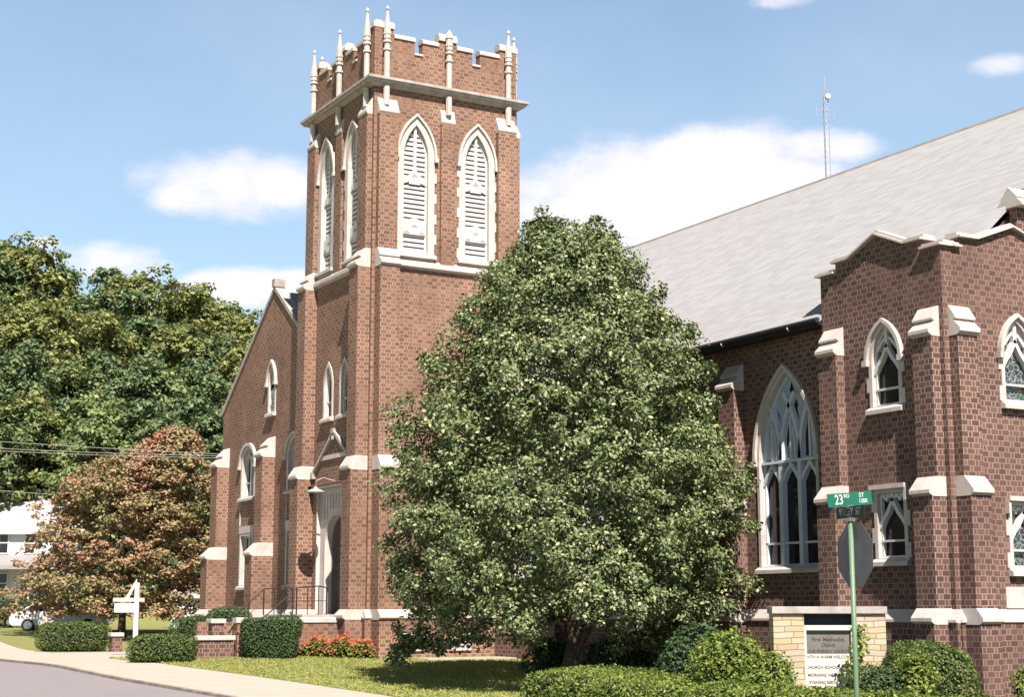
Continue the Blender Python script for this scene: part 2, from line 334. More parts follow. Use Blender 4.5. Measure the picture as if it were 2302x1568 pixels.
def sprism(mb, fc, u0, u1, prof, mi=0):   # profile in (d, z) swept along u
    n = len(prof)
    vs = [fc.P(u0, z, d) for d, z in prof]+[fc.P(u1, z, d) for d, z in prof]
    mb.add(vs, [tuple(range(n)), tuple(range(2*n-1, n-1, -1))]+[(i, (i+1)%n, n+(i+1)%n, n+i) for i in range(n)], mi)
def fbox(mb, fc, u0, u1, z0, z1, d0, d1, mi=0): prism(mb, fc, [(u0,z0),(u1,z0),(u1,z1),(u0,z1)], d0, d1, mi)
def sheet(mb, fc, outer, holes=(), d=0, mi=0):
    loops = [[Vector((u, v, 0)) for u, v in outer]]+[[Vector((u, v, 0)) for u, v in h] for h in holes]
    tri = tessellate_polygon(loops); fl = [p for l in loops for p in l]
    mb.add([fc.P(p.x, p.y, d) for p in fl], [tuple(t_) for t_ in tri], mi)
def ring(mb, fc, inn, out, d0, d1, closed=True, mi=0):
    n = len(inn)
    vs = [fc.P(*p, d0) for p in inn]+[fc.P(*p, d0) for p in out]+[fc.P(*p, d1) for p in inn]+[fc.P(*p, d1) for p in out]
    fs = []
    for i in range(n if closed else n-1):
        j = (i+1) % n
        fs += [(i, j, n+j, n+i), (2*n+i, 3*n+i, 3*n+j, 2*n+j), (i, 2*n+i, 2*n+j, j), (n+i, n+j, 3*n+j, 3*n+i)]
    if not closed:
        for i in (0, n-1): fs.append((i, n+i, 3*n+i, 2*n+i))
    mb.add(vs, fs, mi)
def bar(mb, fc, pts, w, d0, d1, mi=0):      # one mitred strip
    q = [pts[0]]
    for p in pts[1:]:
        if math.hypot(p[0]-q[-1][0], p[1]-q[-1][1]) > 1e-4: q.append(p)
    if len(q) < 2: return
    n = len(q); lf, rt = [], []
    dirs = [((q[i+1][0]-q[i][0])/math.hypot(q[i+1][0]-q[i][0], q[i+1][1]-q[i][1]), (q[i+1][1]-q[i][1])/math.hypot(q[i+1][0]-q[i][0], q[i+1][1]-q[i][1])) for i in range(n-1)]
    for i in range(n):
        a_, b_ = dirs[max(0, i-1)], dirs[min(n-2, i)]
        nx, nz_ = -(a_[1]+b_[1]), a_[0]+b_[0]; l = math.hypot(nx, nz_)
        if l < .2: nx, nz_, l = -b_[1], b_[0], 1
        nx, nz_ = nx/l, nz_/l; k = min(1.8, 1/max(.4, nx*-b_[1]+nz_*b_[0]))*w/2
        lf.append((q[i][0]+nx*k, q[i][1]+nz_*k)); rt.append((q[i][0]-nx*k, q[i][1]-nz_*k))
    ring(mb, fc, lf, rt, d0, d1, closed=False, mi=mi)
def archhalf(a, h, n=9):   # right half arc from (a,0) to (0,h)
    Rr = (a*a+h*h)/(2*a); c0 = a-Rr; t1 = math.atan2(h, -c0)
    return [(c0+Rr*math.cos(t1*i/n), Rr*math.sin(t1*i/n)) for i in range(n+1)]
def wid(a, h, y):
    Rr = (a*a+h*h)/(2*a)
    return a-Rr+math.sqrt(max(0, Rr*Rr-y*y))
def outline(cx, a, z0, zs, za, n=9):
    if za-zs < .02: return [(cx-a, z0), (cx+a, z0), (cx+a, zs), (cx-a, zs)]
    hf = archhalf(a, za-zs, n)
    return [(cx-a, z0), (cx+a, z0)]+[(cx+x, zs+y) for x, y in hf]+[(cx-x, zs+y) for x, y in hf[-2::-1]]
def grow(cx, a, z0, zs, za, s, n=9):
    if za-zs < .02: return outline(cx, a+s, z0-s, zs+s, zs+s)
    hf = archhalf(a, za-zs, n)
    out = []
    k = len(hf)
    for i, (x, y) in enumerate(hf):
        Rr = (a*a+(za-zs)**2)/(2*a); c0 = a-Rr
        ux, uy = (x-c0)/Rr, y/Rr
        out.append((x+ux*s, y+uy*s))
    xl, yl = hf[-1]; Rr = (a*a+(za-zs)**2)/(2*a); c0 = a-Rr
    out[-1] = (0, math.sqrt(max(0, (Rr+s)**2-c0*c0)))
    return [(cx-a-s, z0-s), (cx+a+s, z0-s)]+[(cx+x, zs+y) for x, y in out]+[(cx-x, zs+y) for x, y in out[-2::-1]]
def arcpts(cx, a, zs, za, n=9):
    hf = archhalf(a, za-zs, n)
    return [(cx+x, zs+y) for x, y in hf]+[(cx-x, zs+y) for x, y in hf[-2::-1]]
def window(name, par, fc, cx, a, z0, zs, za, depth=.28, s=.14, style='plain', glass=None, hood=.09, quoin=True, sill=True, stone=None):
    glass = glass or GLASS; stone = stone or STONE
    inn = outline(cx, a, z0, zs, za); out = grow(cx, a, z0, zs, za, s)
    mb = MB(); ring(mb, fc, inn, out, -depth, .035)
    if quoin:
        z = z0; k = 0
        while z < zs-.2:
            for sg in (-1, 1):
                if (k+(sg > 0)) % 2 == 0: fbox(mb, fc, cx+sg*(a+s*.5), cx+sg*(a+s+.09), z, z+.36, -.05, .031)
            z += .38; k += 1
    if hood and za-zs > .02:
        g1 = grow(cx, a, z0, zs, za, s-.01)[2:]; g2 = grow(cx, a, z0, zs, za, s+hood)[2:]
        ring(mb, fc, g1, g2, -.03, .12, closed=False)
        for sg in (-1, 1): fbox(mb, fc, cx+sg*(a+s-.03), cx+sg*(a+s+hood+.05), zs-.12, zs+.03, -.03, .15)
    elif hood:
        fbox(mb, fc, cx-a-s-.05, cx+a+s+.05, zs+s-.01, zs+s+.10, -.03, .16)
        for sg in (-1, 1): fbox(mb, fc, cx+sg*(a+s-.02), cx+sg*(a+s+.06), zs-.2, zs+s-.01, -.03, .12)
    w = mb.build(name, stone, par)
    if sill:
        mb = MB(); sprism(mb, fc, cx-a-s-.06, cx+a+s+.06, [(-depth, z0+.06), (-.0, z0+.0), (.15, z0-.09), (.15, z0-.19), (.04, z0-.19), (-depth, z0-.19)])
        mb.build('sill', stone, w)
    mb = MB(); sheet(mb, fc, grow(cx, a, z0, zs, za, .01), (), -depth+.03); mb.build('pane', glass if style != 'louver' else BROWN, w, recalc=False)
    mb = MB(); h = za-zs; fr = -depth+.04; f1 = -depth+.13
    if style != 'bare': ring(mb, fc, grow(cx, a, z0, zs, za, -.06), inn, fr, f1)
    if style == 'louver':
        z = z0+.08
        sl = MB()
        while z < za-.3:
            hw = a-.03 if z+.12 < zs else wid(a, h, z+.12-zs)-.03
            hh = z0+.32*(za-z0)
            if hw > .05:
                sprism(sl, fc, cx-hw, cx+hw, [(-depth+.02, z+.125), (-depth+.05, z+.125), (-depth+.09, z+.11), (-depth+.10, z+.03), (-depth+.10, z), (-depth+.02, z)])
            z += .178
        sl.build('louver_slats', OFFW, w)
        t1 = z0+(za-z0)*.58
        bar(mb, fc, [(cx, t1+.3), (cx, za-.05)], .10, fr, f1+.04)
        prism(mb, fc, [(cx-a+.02, t1-.22), (cx-a*.45, t1-.12), (cx-a*.45, t1-.2), (cx+a*.45, t1-.2), (cx+a*.45, t1-.12), (cx+a-.02, t1-.22), (cx+a-.02, t1-.02), (cx+a*.35, t1+.16), (cx, t1+.42), (cx-a*.35, t1+.16), (cx-a+.02, t1-.02)], fr, f1+.03)
        t2 = z0+.95
        prism(mb, fc, [(cx-a+.02, t2-.26), (cx+a-.02, t2-.26), (cx+a-.02, t2+.2), (cx, t2+.36), (cx-a+.02, t2+.2)], fr, f1+.03)
        q = f1+.034
        def arcf(x, z, r): return [(x+r*math.cos(R(180-i*18)), z+r*.95*math.sin(R(180-i*18))) for i in range(11)]
        for hp in ([(cx-.15, t1+.05), (cx+.15, t1+.05), (cx+.02, t1+.22), (cx-.02, t1+.22)], arcf(cx, t2, .12), arcf(cx-a*.62, t2-.24, .11), arcf(cx+a*.62, t2-.24, .11)):
            if fc.ax in 'LR':
                dk = MB(); sheet(dk, fc, hp, (), q); dk.build('hole_patch', GREYST, w, recalc=False)  # flat patches on the plates, the dark of pierced holes put into colour
    elif style == 'single':        # ogee head with two small lights above one big light
        t1 = zs-.05 if h > .02 else zs-.55
        top = za if h > .02 else zs
        bar(mb, fc, [(cx-a, t1-.28), (cx-a*.72, t1-.08), (cx-a*.4, t1+.08), (cx, t1+.38), (cx+a*.4, t1+.08), (cx+a*.72, t1-.08), (cx+a, t1-.28)], .1, fr, f1+.05)
        bar(mb, fc, [(cx, t1+.35), (cx, top)], .11, fr, f1+.05)
        for sg in (-1, 1):
            if h > .02:
                bar(mb, fc, [(cx+sg*.03, top-.25), (cx+sg*a*.34, t1+.52), (cx+sg*a*.75, t1+.30)], .075, fr, f1+.02)
            else:
                bar(mb, fc, [(cx+sg*.05, top-.1), (cx+sg*a*.3, top-.04), (cx+sg*a*.5, top-.15), (cx+sg*a*.75, top-.04), (cx+sg*a, top-.12)], .07, fr, f1+.02)
        z1 = z0+.42
        bar(mb, fc, [(cx-a, z1), (cx+a, z1)], .05, fr, f1+.02)
    elif style == 'double':
        bar(mb, fc, [(cx, z0), (cx, zs+h*.55)], .13, fr, f1+.06)
        for sg in (-1, 1):
            m_ = cx+sg*a*.5
            bar(mb, fc, [(p[0], p[1]) for p in arcpts(m_, a*.5, zs-.05, zs+.5 if h > .02 else zs-.02, 5)] if h > .02 else [(m_-a*.5, zs-.03), (m_+a*.5, zs-.03)], .08, fr, f1+.03)
            bar(mb, fc, [(m_-a*.5, z0+.62), (m_+a*.5, z0+.62)], .05, fr, f1)
    elif style == 'plainlight':
        bar(mb, fc, [(cx-a, z0+.55), (cx+a, z0+.55)], .05, fr, f1)
    elif style == 'big':
        u3 = a/3
        for sg in (-1, 1):
            bar(mb, fc, [(cx+sg*u3, z0), (cx+sg*u3, zs)], .15, fr, f1+.08)
            Rr = (a*a+h*h)/(2*a)
            # intersecting tracery: arcs springing from the mullions
            for st in (-1, -1/3., 1/3., 1):
                pts = []
                for i in range(14):
                    y = h*i/13.; x = st*a+sg*(a-wid(a, h, y))
                    if abs(x) <= wid(a, h, y)-.02: pts.append((cx+x, zs+y))
                if len(pts) > 1 and abs(st*a) < a*1.01 and st*sg < .9: bar(mb, fc, pts, .12, fr, f1+.06)
            for q in (-2, 0, 2):
                m_ = cx+q*u3
                for dx in (-.5, .5):
                    pass
        for q in (-2, 0, 2):
            m_ = cx+q*u3
            bar(mb, fc, [(m_-u3, zs-.65), (m_-u3*.55, zs-.38), (m_, zs-.12), (m_+u3*.55, zs-.38), (m_+u3, zs-.65)], .10, fr, f1+.05)
            wq = wid(a, h, h*.5)
            if abs(q*u3) < wq: bar(mb, fc, [(m_, zs), (m_, zs+h*(.55 if q else .5))], .07, fr, f1+.02)
            hh = u3*.9
            bar(mb, fc, [(m_-u3*.2, zs+.9), (m_-u3*.42, zs+.3), (m_-u3*.4, zs+.02)], .06, fr, f1+.01)
        pm = MB(); sheet(pm, fc, arcpts(cx, a+.005, zs-.12, za), (), -depth+.045)
        for k in range(6):
            m_ = cx+(k-2.5)*u3; wq = .085; ztop = zs
            while ztop < za and abs(m_-cx)+wq+.16 < wid(a, h, ztop-zs): ztop += .05
            ztop = min(ztop, zs+1.45)-(.12 if k in (0, 5) else 0)
            sheet(pm, fc, [(m_-wq, zs+.06), (m_+wq, zs+.06), (m_+wq*.9, ztop-.35), (m_, ztop), (m_-wq*.9, ztop-.35)], (), -depth+.049, 1)
        for m_, q_ in ((cx-.16, .62), (cx+.16, .62), (cx, .8)):
            y_ = zs+h*q_+.0; sheet(pm, fc, [(m_-.09, y_), (m_, y_-.2), (m_+.09, y_), (m_, y_+.25)], (), -depth+.049, 1)
        pm.build('tracery_panel', [PALEBLUE, GLASS], w, recalc=False)
        bar(mb, fc, [(cx-a, zs-.05), (cx+a, zs-.05)], .07, fr, f1+.1)
        bar(mb, fc, [(cx-a, z0+.62), (cx+a, z0+.62)], .06, fr, f1)
    elif style == 'grid':
        for i in range(1, 4): bar(mb, fc, [(cx-a+2*a*i/4, z0), (cx-a+2*a*i/4, zs)], .04, fr, f1-.02)
        for i in range(1, 3): bar(mb, fc, [(cx-a, z0+(zs-z0)*i/3), (cx+a, z0+(zs-z0)*i/3)], .04, fr, f1-.02)
    if mb.v: mb.build('tracery', TRACW if style == 'big' else WHITE, w)
    return w
def cap_profile(du, dl, zb, zt, two=False, oh=.09):
    if two:
        dm = du+(dl-du)*.55; h = zt-zb
        return [(-.02, zt), (du, zt), (dm+.07, zb+.56*h), (dm+.07, zb+.50*h), (dm-.01, zb+.47*h), (dl+.10, zb+.10), (dl+.10, zb+.02), (dl-.02, zb-.06), (-.02, zb-.06)]
    return [(-.02, zt), (du, zt), (dl+oh, zb+.10), (dl+oh, zb+.02), (dl-.02, zb-.05), (-.02, zb-.05)]
def buttress(par, fc, u0, u1, stages, caps, brick, name='buttress'):
    """stages [(z0,z1,proj)], caps [(du,dl,zb,zt,two)]"""
    mb = MB()
    for z0, z1, p in stages: fbox(mb, fc, u0, u1, z0, z1, -.04, p)
    o = mb.build(name, brick, par)
    for c_ in caps:
        mb = MB(); sprism(mb, fc, u0-.014, u1+.014, cap_profile(*c_)); mb.build('cap_stone', STONE, o)
    return o
def belt(par, fc, u0, u1, prof, name, mat=None):
    mb = MB(); sprism(mb, fc, u0, u1, prof); return mb.build(name, mat or STONE, par)
WT = [(-.02, 1.66), (.0, 1.66), (.15, 1.42), (.15, 1.36), (-.02, 1.34)]

# ------------------------------------------------------------------ terrain
def curbx(y):
    return float(np.interp(y, [-60, -20, -13, -6, 6, 40, 120], [-8.4, -8.9, -9.35, -10.15, -10.8, -11.2, -11.2]))
def walkx(y):
    return float(np.interp(y, [-60, -14, -7, -1.5, 2, 14, 120], [-5.2, -5.75, -6.4, -7.2, -7.6, -7.3, -7.0]))
def g0(x, y):
    z = -.03*min(20, max(0, -y))
    s = min(1, max(0, (y-17)/14.)); z += .62*s*s*(3-2*s); z += .09*math.exp(-((x+3)/3)**2-((y-1)/3)**2)
    f = (x-CAM[0])*CA+(y-CAM[1])*SA
    if f > 98: z += min(26, (f-98)*.5)
    return z
def sheetgrid(name, xs, ys, zf, mat, kind='structure'):
    vs = [(x, y, zf(x, y)) for y in ys for x in xs]; nx = len(xs)
    fs = [(j*nx+i, j*nx+i+1, (j+1)*nx+i+1, (j+1)*nx+i) for j in range(len(ys)-1) for i in range(nx-1)]
    me = bpy.data.meshes.new(name); me.from_pydata(vs, [], fs); me.materials.append(mat)
    o = bpy.data.objects.new(name, me); C.objects.link(o); o['kind'] = kind
    me.polygons.foreach_set('use_smooth', [True]*len(me.polygons)); return o
def span(a, b_, st): return list(np.arange(a, b_, st))
xs = [-3000, -1000, -400, -200, -120, -80, -60]+span(-45, 60, 1.5)+span(60, 200, 6)+[260, 400, 900, 3000]
ys = [-3000, -900, -300, -140, -90]+span(-70, 60, 1.5)+span(60, 200, 6)+[260, 400, 900, 3000]
def gz(x, y):
    z = g0(x, y)
    if x < curbx(y)+1.7: z -= .2
    elif -49.5 < y < -36.2: z -= .2
    return z
sheetgrid('ground', xs, ys, gz, GRASS)
def strip(name, fl, fr_, ylist, dz, mat, thick=0):
    mb = MB(); n = len(ylist); vs = []
    k = 6
    for y in ylist:
        for i in range(k+1):
            x = fl(y)+(fr_(y)-fl(y))*i/k; vs.append((x, y, g0(x, y)+dz))
    fs = [(j*(k+1)+i, j*(k+1)+i+1, (j+1)*(k+1)+i+1, (j+1)*(k+1)+i) for j in range(n-1) for i in range(k)]
    mb.add(vs, fs)
    if thick:
        vs = []
        for y in ylist: vs += [(fl(y), y, g0(fl(y), y)+dz), (fl(y), y, g0(fl(y), y)+dz-thick)]
        mb.add(vs, [(2*j, 2*j+1, 2*j+3, 2*j+2) for j in range(n-1)])
    return tag(mb.build(name, mat, recalc=False), kind='structure')
yl = span(-36.5, 121, 1.5)
strip('road', lambda y: curbx(y)-9.5, lambda y: curbx(y)+.02, yl, -.06, ASPH)
yl2 = span(-300, 300, 6)
mb = MB(); mb.add([(-400, -48, -.73), (400, -48, -.73), (400, -37.2, -.73), (-400, -37.2, -.73)], [(0,1,2,3)]); tag(mb.build('cross_street', ASPH, recalc=False), kind='structure')
strip('kerb', lambda y: curbx(y), lambda y: curbx(y)+.16, yl, .012, KERBM, .3)
strip('pavement', lambda y: curbx(y)+.16, walkx, yl, .008, CONC)
mb = MB(); ypts = span(3.3, 13.6, 1.0)
vs = []
for y in ypts:
    x1 = np.interp(y, [6, 12, 18.4], [-4.6, -3.6, -3.4])
    for i in range(5):
        x = walkx(y)-.02+(x1-walkx(y))*i/4; vs.append((x, y, g0(x, y)+.006))
mb.add(vs, [(j*5+i, j*5+i+1, (j+1)*5+i+1, (j+1)*5+i) for j in range(len(ypts)-1) for i in range(4)])
tag(mb.build('path', CONC, recalc=False), kind='structure')

mb = MB(); bx_ = [(-1.2, -24.5), (1.6, -10.5), (4.9, -10.5), (4.9, -24.5)]  # dark ground added to cut bounce light on nave and stair tower
DARKBED = simple('low_bounce_bed', (.06, .042, .03), .95, .4, 6)
gx = np.linspace(0, 1, 9)
vs = []
for t1 in gx:
    for t2 in gx:
        xa = -1.2+2.8*t1; y = -24.5+14*t1; x = xa+(4.9-xa)*t2; vs.append((x, y, g0(x, y)+.005))
mb.add(vs, [(i*9+j, i*9+j+1, (i+1)*9+j+1, (i+1)*9+j) for i in range(8) for j in range(8)])
tag(mb.build('bounce_cut_bed', DARKBED, recalc=False), kind='structure')
mb = MB(); mb.add([(-1.2, -37.1, -.594), (90, -37.1, -.594), (90, -24.51, -.594), (-1.2, -24.51, -.594)], [(0,1,2,3)]); tag(mb.build('bounce_cut_ground', simple('low_bounce_asphalt', (.07, .068, .07), .95, .2, 3), recalc=False), kind='structure')  # unseen dark ground, added to cut bounce light on the walls
# ------------------------------------------------------------------ church
church = thing('church', 'large brown brick church with crenellated bell tower, pale stone trim and grey shingle roof', 'church')
B0 = -1.6      # walls run below grade
LF, RF = Face('L', 0.0), Face('R', 0.0); TW = 5.85
# ---- tower
upw = [(1.68, .49, 14.24, 17.78, 18.98), (4.17, .49, 14.24, 17.78, 18.98)]
lanc = [(3.68, .33, 8.62, 9.75, 10.5), (2.18, .33, 8.62, 9.75, 10.5)]
door_hole = [(1.35, 1.5), (4.5, 1.5), (4.5, 6.0), (1.35, 6.0)]
mb = MB()
sheet(mb, LF, [(0, B0), (TW, B0), (TW, 20.5), (0, 20.5)], [outline(*w) for w in upw+lanc]+[door_hole])
sheet(mb, RF, [(0, B0), (TW, B0), (TW, 20.5), (0, 20.5)], [outline(*w) for w in upw])
sheet(mb, Face('l', TW), [(0, B0), (TW, B0), (TW, 20.5), (0, 20.5)], [outline(*w) for w in upw])
sheet(mb, Face('r', TW), [(0, B0), (TW, B0), (TW, 20.5), (0, 20.5)], [outline(*w) for w in upw])
tower = mb.build('tower_wall', BRICK, church, recalc=False)
tower['label'] = 'square brick bell tower walls'
for fc in (LF, RF, Face('l', TW), Face('r', TW)):
    for w in upw: window('belfry_window', church, fc, *w, depth=.24, s=.25, style='louver', hood=.07)
for w in lanc: window('lancet_window', church, LF, *w, depth=.22, s=.13, style='plainlight', hood=0, quoin=False)
# belfry string course + cornice + parapet
STR = [(-.02, 13.98), (0, 13.98), (.17, 13.82), (.17, 13.70), (.10, 13.64), (-.02, 13.62)]
CW = [(.13, .88), (4.97, 5.72)]
for fc in (LF, RF, Face('l', TW), Face('r', TW)):
    belt(church, fc, .87, 4.98, STR, 'string_course')
    for (u0, u1) in CW:
        buttress(church, fc, u0, u1, [(B0, 1.36, .74), (1.36, 6.5, .62), (6.5, 13.62, .47), (13.62, 19.22, .21)],
                 [(.62, .74, 1.36, 1.66, False), (.47, .62, 6.45, 6.9, False), (.21, .47, 13.62, 14.24, True), (.02, .21, 19.22, 19.78, False, .03)], BRICK)
    buttress(church, fc, 2.66, 3.20, [(13.9, 19.2, .10)], [(.01, .10, 19.2, 19.72, False, .03)], BRICK, 'pilaster')
    # shafts
    for k, u in enumerate((.42, 2.93, 5.43)):
        fin = not (fc is RF and k == 1)
        mb = MB()
        def P(v, d=.13): return fc.P(u, v, d)
        mb.tube([P(19.5), P(20.2)], .115, 8)
        mb.tube([P(20.5), P(22.0)], .105, 8)
        for zc in (21.55, 21.85, 22.15): mb.tube([P(zc), P(zc+.08)], .15, 8)
        mb.tube([P(22.0), P(22.45)], .13, 8)
        if fin:
            mb.tube([P(22.45), P(22.75), P(23.12)], [.105, .075, .028], 8); mb.tube([P(23.06), P(23.10), P(23.15), P(23.21), P(23.26)], [.02, .06, .075, .05, .01], 8)
        else:
            mb.tube([P(22.45), P(22.62), P(22.78)], [.16, .13, .03], 8)
        mb.build('pinnacle', STONE, church, smooth=False)
# cornice with sloped soffit
def frustum(mb, o0, z0, o1, z1):
    a, b_ = o0, o1; T = TW
    vs = [(-a,-a,z0),(T+a,-a,z0),(T+a,T+a,z0),(-a,T+a,z0),(-b_,-b_,z1),(T+b_,-b_,z1),(T+b_,T+b_,z1),(-b_,T+b_,z1)]
    mb.add(vs, [(0,3,2,1),(4,5,6,7),(0,1,5,4),(1,2,6,5),(2,3,7,6),(3,0,4,7)])
mb = MB(); frustum(mb, .04, 20.2, .20, 20.30); frustum(mb, .26, 20.302, .30, 20.40); frustum(mb, .36, 20.402, .36, 20.50); frustum(mb, .35, 20.502, .12, 20.58)
mb.build('cornice', MW, church)
# parapet
par_ = [(.12, 20.5), (5.73, 20.5)]
def crenel(base):
    pts = [(0.02, base), (5.83, base), (5.83, 22.45), (5.12, 22.45), (5.12, 22.12), (4.28, 22.12), (4.28, 21.62), (3.96, 21.62), (3.96, 22.12), (3.28, 22.12), (3.28, 22.36), (2.58, 22.36), (2.58, 22.12),
           (1.90, 22.12), (1.90, 21.62), (1.58, 21.62), (1.58, 22.12), (.73, 22.12), (.73, 22.45), (.02, 22.45)]
    return pts
mb = MB(); mc = MB()
for fi, fc in enumerate((LF, RF, Face('l', TW), Face('r', TW))):
    pts = crenel(20.55)
    if fi in (1, 3): pts = [(max(.33, min(5.52, u)), v) for u, v in pts]
    prism(mb, fc, pts, -.31, -.0)
    for a_, b_, z in ((.0, .75, 22.45), (.75, 1.60, 22.12), (1.57, 1.91, 21.62), (1.88, 2.56, 22.12), (2.56, 3.30, 22.36), (3.30, 3.98, 22.12), (3.95, 4.29, 21.62), (4.26, 5.10, 22.12), (5.10, 5.85, 22.45)):
        if fi in (1, 3): a_ = max(.37, a_) if a_ < .3 else a_; b_ = min(5.48, b_) if b_ > 5.5 else b_
        tt = .19 if z != 21.62 else .12
        if z == 22.36: sprism(mc, fc, a_, b_, [(-.36, z), (.07, z), (.07, z+.12), (-.02, z+.3), (-.28, z+.3), (-.36, z+.12)])
        elif z == 22.45: sprism(mc, fc, a_, b_, [(-.37, z), (.06, z), (.06, z+.18), (-.04, z+.27), (-.27, z+.27), (-.37, z+.18)])
        else: sprism(mc, fc, a_, b_, [(-.36, z), (.055, z), (.055, z+tt*.6), (-.05, z+tt), (-.26, z+tt), (-.36, z+tt*.6)])
mb.build('parapet', BRICK, church); mc.build('parapet_coping', STONE, church)
mb = MB(); mb.box(.2, 5.65, .2, 5.65, 20.6, 20.75); mb.build('tower_roof', SLATE, church)
# plinth belts
def plinth(fc, u0, u1, brick):
    mb = MB(); fbox(mb, fc, u0, u1, B0, 1.35, -.03, .11); mb.build('plinth', brick, church)
    belt(church, fc, u0, u1, WT, 'water_table')
plinth(LF, 0.0, 1.35, BRICK); plinth(LF, 4.5, TW, BRICK); plinth(RF, -.11, TW, BRICK)
# gabled drip mould over the niche, band
mb = MB()
bar(mb, LF, [(1.0, 6.62), (2.93, 8.02)], .12, -.02, .12); bar(mb, LF, [(2.93, 8.02), (4.86, 6.62)], .12, -.02, .12)
fbox(mb, LF, 2.80, 3.06, 7.95, 8.12, -.02, .16); fbox(mb, LF, 4.72, 4.95, 6.42, 6.66, -.02, .15); fbox(mb, LF, .92, 1.14, 6.42, 6.66, -.02, .15)
mb.tube([LF.P(2.93, 7.86, .1), LF.P(2.93, 7.72, .12)], .06, 8)
mb.build('gable_mould', MW, church)
belt(church, LF, 1.62, 4.24, [(-.02, 7.04), (.06, 7.04), (.06, 7.2), (-.02, 7.22)], 'stone_band')
# portal
mb = MB(); pf = Face('L', .12)
o1 = outline(2.93, 1.12, 1.5, 4.05, 5.05, 12); sheet(mb, pf, [(1.33, 1.45), (4.52, 1.45), (4.52, 6.05), (1.33, 6.05)], [o1])
ring(mb, LF, [(1.352, 1.5), (4.498, 1.5), (4.498, 5.998), (1.352, 5.998)], [(1.30, 1.45), (4.55, 1.45), (4.55, 6.05), (1.30, 6.05)], -.3, .02)
for i in range(12):
    u = 1.5+i*.26
    if i in (0, 11) or True:
        zt = 5.25+.0 if abs(u-2.93) < .7 else 4.7+.0
        bar(mb, pf, [(u, max(zt, 5.22 if abs(u-2.93) < .75 else 4.9)), (u, 5.8)], .05, 0, .035)
dd = 0
om = MB()
for k in range(4):
    a_ = 1.12-.07*k; ap = 5.05-.06*k
    ring(mb if k == 0 else om, pf, outline(2.93, a_-.07, 1.5, 4.05, ap-.06, 12), outline(2.93, a_+.0, 1.5, 4.05, ap, 12), -.24*(k+1), -.24*k+.0 if k else .03)
portal = mb.build('entrance_portal', STONE, church); om.build('inner_moulding', SHST, portal); portal['label'] = 'pale stone entrance arch with ribbed panel above'
mb = MB(); sheet(mb, pf, outline(2.93, .86, 1.5, 4.05, 4.85, 12), (), -.96)
for u in (2.1, 2.9): fbox(mb, pf, u+.02, u+.76, 1.6, 3.95, -.955, -.90)
for u in (2.2, 2.58, 3.0, 3.38):
    for z in (1.75, 2.5, 3.25): fbox(mb, pf, u, u+.26, z, z+.58, -.90, -.885)
dr = mb.build('door', DOORM, portal)
mb = MB(); mb.tube([pf.P(2.82, 2.5, -.86), pf.P(2.82, 2.75, -.84)], .02, 6); mb.build('handle', CHROME, dr)
belt(church, LF, 1.2, 4.65, [(-.02, 6.0), (.2, 6.0), (.2, 6.12), (.05, 6.2), (-.02, 6.2)], 'portal_cornice', GREYST)
belt(church, LF, 1.2, 5.0, [(-.02, 6.202), (.22, 6.13), (.22, 6.15), (-.02, 6.23)], 'flashing', REDTR)
# lamp over the door
lamp = thing('wall_lamp', 'round enamel barn lamp on an arm above the church entrance arch', 'lamp', (0, 2.93, 6.0))
mb = MB(); mb.tube([(0.0, 2.93, 6.22), (-.45, 2.93, 6.32), (-.72, 2.93, 6.2), (-.74, 2.93, 5.95)], .022, 8); mb.build('arm', MW, lamp, origin=(0, 2.93, 6.0))
mb = MB(); n = 20
pr = [(.05, 5.99), (.08, 5.92), (.2, 5.88), (.36, 5.80), (.355, 5.785), (.19, 5.855), (.05, 5.88)]
vs = [(-.74+r*math.cos(2*math.pi*j/n), 2.93+r*math.sin(2*math.pi*j/n), z) for r, z in pr for j in range(n)]
mb.add(vs, [(i*n+j, i*n+(j+1)%n, (i+1)*n+(j+1)%n, (i+1)*n+j) for i in range(len(pr)-1) for j in range(n)]); mb.build('lamp_shade', LAMPM, lamp, origin=(0, 2.93, 6.0), smooth=True)
mb = MB(); mb.tube([(-.74, 2.93, 5.90), (-.74, 2.93, 5.84), (-.74, 2.93, 5.79)], [.03, .06, .02], 10); mb.build('bulb', WHITE, lamp, origin=(0, 2.93, 6.0), smooth=True)

# ---- street gable
XG = 1.0; GF = Face('L', XG); GC = 12.01
gw = [(14.72, .74, 6.42, 7.75, 8.45), (9.30, .74, 6.42, 7.75, 8.45)]
gl = [(14.72, .70, 2.66, 4.75, 4.75), (9.30, .70, 2.66, 4.75, 4.75)]
gla = (GC+.1, .32, 9.78, 11.0, 11.72)
bw = [(14.72, .5, .1, .7, .7)]
mb = MB()
sheet(mb, GF, [(5.8, B0), (18.17, B0), (18.17, 10.35), (GC, 14.95), (5.8, 10.31)], [outline(*w) for w in gw+gl+[gla]])
sheet(mb, Face('r', 18.17), [(1, B0), (12, B0), (12, 10.3), (1, 10.3)])
mb.build('gable_wall', BRICK, church, recalc=False)['label'] = 'street front gable wall beside the tower'
for w in gw: window('arched_window', church, GF, *w, depth=.3, s=.15, style='double', hood=.12, quoin=False)
for w in gl: window('square_window', church, GF, *w, depth=.3, s=.13, style='double', hood=0, quoin=False)
for w in gl:
    mb = MB(); fbox(mb, GF, w[0]-.88, w[0]+.88, 4.87, 5.17, -.03, .05); mb.build('lintel', STONE, church)
    mb = MB(); bar(mb, GF, [(w[0]+.84, 5.2), (w[0]+.84, 6.2)], .03, -.01, .05); mb.build('recess_edge', STONE, church)
w_ = window('gable_vent', church, GF, *gla, depth=.22, s=.12, style='louver', hood=.10, quoin=False)
